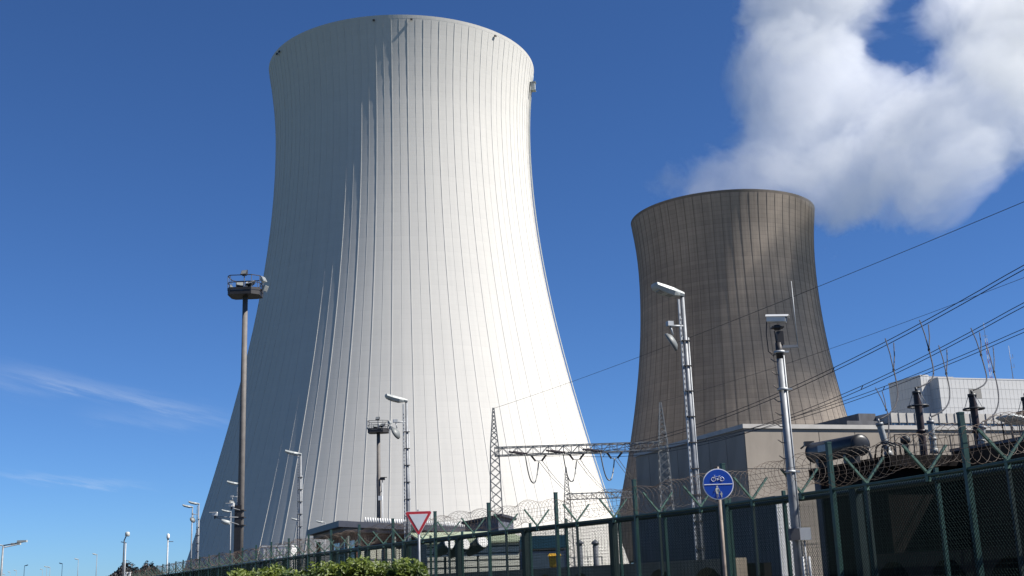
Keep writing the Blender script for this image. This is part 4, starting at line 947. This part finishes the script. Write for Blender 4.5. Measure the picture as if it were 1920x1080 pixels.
MB().box(bs + Vector((-.018, 0, .222)), (.05, .05, .03)).build('post_cap', 'dark_steel', blue)

# ------------------------------------------------------------------ lattice gantries and lines
def lattice_mast(par, base, H, w0, w1, name='leg'):
    def cn(z, i):
        q = w0 + (w1 - w0) * (z / H); return base + Vector(((-1, 1, 1, -1)[i] * q / 2, (-1, -1, 1, 1)[i] * q / 2, z))
    for i in range(4): MB().beam(cn(0, i), cn(H, i), .12).build('corner_leg', 'lattice', par)
    br = MB(); z = 0
    while z < H - .3:
        stp_ = max(.5, (w0 + (w1 - w0) * (z / H)) * .82); z2 = min(H, z + stp_)
        for i in range(4):
            j = (i + 1) % 4; br.beam(cn(z, i), cn(z2, j), .06); br.beam(cn(z, j), cn(z2, i), .06)
        z = z2
    tag(br.build('bracing', 'lattice', par), kind='stuff')
def gantry(label, xl, xr, ytop, yb0, yb1, Yd, wl):
    tp = PY(xl, ytop, Yd); b0 = gz(tp); tpr = PY(xr, ytop - .035 * (xr - xl), Yd); b1 = Vector((tpr.x, Yd, 0))
    g_ = thing('line_gantry', label, 'gantry', b0, 'lattice line gantries')
    zt_, zb = PY(xl, yb0, Yd).z, PY(xl, yb1, Yd).z; H = tp.z
    for b in (b0, b1):
        lattice_mast(g_, b, zt_, wl, wl * .5); lattice_mast(g_, b + Z * (zt_ + .02), H - zt_, wl * .5, .16)
    ch = MB(); nb = MB(); w = .75; n_ = 22
    for yy in (-w, w):
        for z in (zt_, zb): MB().beam(b0 + Vector((0, yy, z)), b1 + Vector((0, yy, z)), .12).build('chord', 'lattice', g_)
        for i in range(n_):
            a_, c_ = b0.lerp(b1, i / n_), b0.lerp(b1, (i + 1) / n_); u_, v_ = (zt_, zb) if i % 2 else (zb, zt_)
            nb.beam(a_ + Vector((0, yy, u_)), c_ + Vector((0, yy, v_)), .07); nb.beam(a_ + Vector((0, yy, zt_)), a_ + Vector((0, yy, zb)), .06)
    for i in range(n_): 
        a_, c_ = b0.lerp(b1, i / n_), b0.lerp(b1, (i + 1) / n_)
        for z in (zt_, zb): nb.beam(a_ + Vector((0, -w, z)), c_ + Vector((0, w, z)), .06)
    tag(nb.build('web_bracing', 'lattice', g_), kind='stuff')
    return g_, b0, b1, zt_, zb
g1, ga, gb, gzt, gzb = gantry('near lattice gantry crossing from the pale tower to the brown one', 925, 1238, 765, 840, 855, 150, 2.1)
g2, ha, hb_, hzt, hzb = gantry('farther lattice gantry lower behind the razor coil', 1061, 1262, 876, 926, 937, 234, 2.2)
def ins_string(par, a_, b_, nm='insulator_string', r=.14):
    n_ = 12; pts = []; rs = []
    for i in range(n_ * 2 + 1): pts.append(a_.lerp(b_, i / (n_ * 2))); rs.append(r if i % 2 else r * .55)
    MB().tube(pts, rs, 8, smooth=False).build(nm, 'insulator', par)
ENDS = []
for (x0, x1, xj) in ((954, 979, 982), (1024, 1045, 1053), (1093, 1112, 1124)):
    s_ = PY(x0, 847 - .035 * (x0 - 954), 149.2); e_ = s_ + Vector((1.75, -1.8, -.55))
    for dx in (0, .55): ins_string(g1, s_ + Vector((dx, 0, 0)), e_ + Vector((dx, 0, 0)))
    ENDS.append(e_ + Vector((.3, 0, 0)))
    # U of two strings on the far side, and the jumper loop
    uc = PY(xj + 28, 864 - .035 * (xj - 982), 151.5)
    for dx in (-.75, .75): ins_string(g1, Vector((uc.x + dx * 1.3, 150.7, gzb)), uc + Vector((dx * .55, 0, 0)))
    MB().beam(uc - Vector((.5, 0, 0)), uc + Vector((.5, 0, 0)), .08).build('yoke_plate', 'galvanised', g1)
    st0 = e_ + Vector((.3, 0, -.05)); jp = []
    for i in range(17):
        t_ = i / 16; q = st0.lerp(uc, t_); jp.append(q - Z * (3.15 * (1 - abs(2 * t_ - 1) ** 2.4)))
    MB().tube(jp, .085, 6).build('jumper_loop', 'lattice', g1)
    # down to the farther gantry
    far_ = PY(xj + 95, 928, 234)
    MB().tube(sag(uc, far_, .8), .045, 4).tube(sag(uc + Vector((.45, 0, 0)), far_ + Vector((.45, 0, 0)), .8), .045, 4).build('span_wire', 'lattice', g1)
# three twin conductors sweeping over the transformers to the right, with droppers
RE = [(1920, 500, 65), (1920, 570, 74.5), (1920, 619, 83)]
LAB = ['upper twin conductor swooping from the gantry over the black tank', 'middle twin conductor swooping from the gantry over the transformers', 'lowest twin conductor swooping from the gantry past the white block']
DR = [[((1668, 0), 3), ((1733, 0), 0)], [((1768, 0), 4), ((1829, 0), 1)], [((1648, 0), None), ((1855, 0), 5)]]
from_ = ENDS
PTS = [[(1483, 724), (1672, 640), (1735, 606)], [(1560, 732), (1770, 648), (1830, 617)], [(1560, 754), (1648, 728), (1852, 652)]]
for i in range(3):
    a_ = from_[i]; b_ = PY(*RE[i]); d = (b_ - a_); far2 = a_ + d * 1.55
    # pick the sag so the mid point passes through the measured pixel
    mx_, my_ = PTS[i][1]
    best = None
    for dz_ in [q * .15 for q in range(0, 60)]:
        pts = [a_.lerp(far2, k / 60) - Z * (4 * dz_ * (k / 60) * (1 - k / 60)) + Z * (4 * dz_ * (1 / 1.55) * (1 - 1 / 1.55)) * min(1, (k / 60) * 1.55) for k in range(61)]
        er = 1e9
        for q in pts:
            r_ = q - Vector((0, 0, EYE)); w_ = r_.dot(FW); X, Yp = 960 + FPX * r_.dot(RT) / w_, 540 - FPX * r_.dot(UPV) / w_
            er = min(er, (X - mx_) ** 2 * .05 + (Yp - my_) ** 2 if abs(X - mx_) < 25 else 1e9)
        if best is None or er < best[0]: best = (er, pts)
    pts = best[1]
    cd = thing('twin_conductor', LAB[i], 'power line', a_, 'twin conductors')
    off = Vector((-.10, -.05, -.17))
    MB().tube([p + off for p in pts], .028, 5).build('wire', 'conductor', cd); MB().tube([p - off for p in pts], .028, 5).build('wire', 'conductor', cd)
    sp = MB()
    for k in (6, 14, 22, 30): sp.beam(pts[k] + off, pts[k] - off, .05)
    sp.build('spacer', 'conductor', cd)
    for (tx, _), bi in DR[i]:
        q = min(pts, key=lambda p: abs((960 + FPX * (p - Vector((0, 0, EYE))).dot(RT) / (p - Vector((0, 0, EYE))).dot(FW)) - tx))
        k = pts.index(q); qs = [pts[k - 1], q, pts[k + 1]]
        # exact point on the line for that column
        def colx(p): r_ = p - Vector((0, 0, EYE)); return 960 + FPX * r_.dot(RT) / r_.dot(FW)
        for u0, u1 in zip(qs[:-1], qs[1:]):
            if (colx(u0) - tx) * (colx(u1) - tx) <= 0 and colx(u0) != colx(u1): q = u0.lerp(u1, (tx - colx(u0)) / (colx(u1) - colx(u0)))
        e_ = BT[bi] + Z * .15 if bi is not None else PY(1664, 838, 61)
        jn = q + (e_ - q) * .30 + Vector((.35, 0, -.6))
        for sgn in (-1, 1):
            p0 = q + off * sgn + Vector((.35 * sgn, 0, 0)); MB().tube([p0 + Z * .05, p0.lerp(jn, .5) + Vector((.05, 0, 0)), jn], .036, 5).build('dropper', 'conductor', cd)
        c1_ = jn + Vector((.25, 0, -1.8 if bi is not None else -.4)); c2_ = e_ + Vector((1.1 if bi is not None else .1, 0, .35))
        cv = [(jn * (1 - t_) ** 3 + c1_ * (3 * t_ * (1 - t_) ** 2) + c2_ * (3 * t_ ** 2 * (1 - t_)) + e_ * t_ ** 3) for t_ in [k_ / 14 for k_ in range(15)]]
        MB().tube(cv, .042, 5).build('dropper_tail', 'conductor', cd)
        MB().box(jn, (.12, .08, .16)).build('connector', 'conductor', cd)
# earth wires
ew = thing('earth_wire', 'single thin earth wire rising from the near gantry peak across the brown tower', 'power line', PY(925, 766, 150))
ea, eb = PY(925, 766, 150), PY(1920, 345, 62); MB().tube(sag(ea, ea + (eb - ea) * 1.5, 1.1, 40), .020, 5).build('wire', 'conductor', ew)
ew2 = thing('earth_wire', 'second thin earth wire rising from the peak before the brown tower', 'power line', PY(1236, 752, 150))
ea, eb = PY(1236, 754, 150), PY(1920, 494, 80); MB().tube(sag(ea, ea + (eb - ea) * 1.5, 1.1, 40), .018, 5).build('wire', 'conductor', ew2)

# ------------------------------------------------------------------ plants
def leaves(mb, n_, sampler, size, rnd, droop=.3):
    for _ in range(n_):
        p, nn = sampler(rnd)
        d = (nn + Vector((rnd.uniform(-1, 1), rnd.uniform(-1, 1), rnd.uniform(-.6, 1)))).normalized()
        a_ = d.cross(Vector((rnd.uniform(-1, 1), rnd.uniform(-1, 1), rnd.uniform(-1, 1)))).normalized(); b_ = d.cross(a_); s_ = size * rnd.uniform(.6, 1.25)
        mb.add([p - a_ * s_, p + b_ * s_ * .45 - a_ * s_ * .1, p + a_ * s_ - d * s_ * droop, p - b_ * s_ * .45 - a_ * s_ * .1], [(0, 1, 2, 3)])
rnd = random.Random(5)
hl, hr2 = PY(455, 1075, 25), PY(806, 1060, 25)
hd = thing('hedge', 'bright green leafy hedge in front of the fence around the give-way sign', 'hedge', gz(hl.lerp(hr2, .5)))
X0, X1 = hl.x, hr2.x
def htop(x):
    f_ = (x - X0) / (X1 - X0)
    base = PY(455 + 351 * f_, 1088 - 24 * min(1, max(0, f_ * 1.4)), 25).z
    return base + .045 * math.sin(x * 7.1) + .05 * math.sin(x * 3.3 + 1) + .03 * math.sin(x * 17) + .025 * math.sin(x * 31 + 2) - (.35 * max(0, (f_ - .93) / .07) ** 2)
def hs_(r):
    x = r.uniform(X0 - .2, X1); t_ = htop(x)
    if r.random() < .5: y = 25 + r.uniform(-.65, .65); z = t_ - abs(r.gauss(0, .08)) + (.20 * r.random() ** 6); nn = Vector((0, -.4, 1))
    elif r.random() < .7: y = 25 - .6 + r.uniform(-.12, .15); z = r.uniform(.15, t_); nn = Vector((0, -1, .4))
    else: y = 25 + r.uniform(-.55, .6); z = r.uniform(.15, t_); nn = Vector((0, 0, 1))
    return Vector((x, y, z)), nn
lfm = MB(); leaves(lfm, 24000, hs_, .06, rnd)
tag(lfm.build('foliage', 'leaf_bright', hd), kind='stuff')
stm = MB()
for k in range(40):
    x = rnd.uniform(X0, X1 - .1); b = Vector((x, 25 + rnd.uniform(-.3, .3), 0)); stm.tube([b, b + Vector((rnd.uniform(-.2, .2), rnd.uniform(-.2, .2), 1.2)), Vector((x + rnd.uniform(-.3, .3), 25 + rnd.uniform(-.4, .4), htop(x) - .08))], [.018, .012, .005], 5)
tag(stm.build('stem', 'bark', hd), kind='stuff')
for (x, y, Yd, rx, lab) in ((238, 1060, 110, 1.7, 'dark round shrub with the bent lamp in front of it'), (277, 1060, 108, 1.35, 'dark humped shrub at the fence end, right beside the fence posts')):
    tp = PY(x, y, Yd); b = gz(tp); sb = thing('shrub', lab, 'shrub', b, 'dark shrubs by the far fence')
    def ssm(r):
        th, ph2 = r.uniform(0, math.tau), math.asin(r.uniform(-.7, 1)); q = r.uniform(.72, 1.04) * (1 + .12 * math.sin(3 * th) + .1 * math.sin(5 * ph2))
        nn = Vector((math.cos(th) * math.cos(ph2), math.sin(th) * math.cos(ph2), math.sin(ph2))); return b + Z * (tp.z * .52) + Vector((nn.x * rx, nn.y * rx, nn.z * tp.z * .48)) * q, nn
    lm_ = MB(); leaves(lm_, 9000, ssm, .15, rnd); tag(lm_.build('crown', 'leaf_dark', sb), kind='stuff')
    MB().tube([b, b + Z * tp.z * .4, b + Vector((.3, 0, tp.z * .7))], [.12, .08, .03], 7).tube([b + Z * tp.z * .3, b + Vector((-.5, .1, tp.z * .7))], [.07, .02], 6).build('trunk', 'bark', sb)
for (x, lab) in ((236.5, 'white gate post left of its pair under the dark shrub'), (243, 'white gate post nearer the humped shrub')):
    p = PY(x, 1074, 100); gp = thing('gate_post', lab, 'post', gz(p), 'white gate posts'); MB().box(gz(p) + Z * (p.z / 2), (.14, .14, p.z)).build('shaft', 'white_paint', gp); MB().box(gz(p) + Z * (p.z + .03), (.20, .20, .06)).build('cap', 'white_paint', gp)
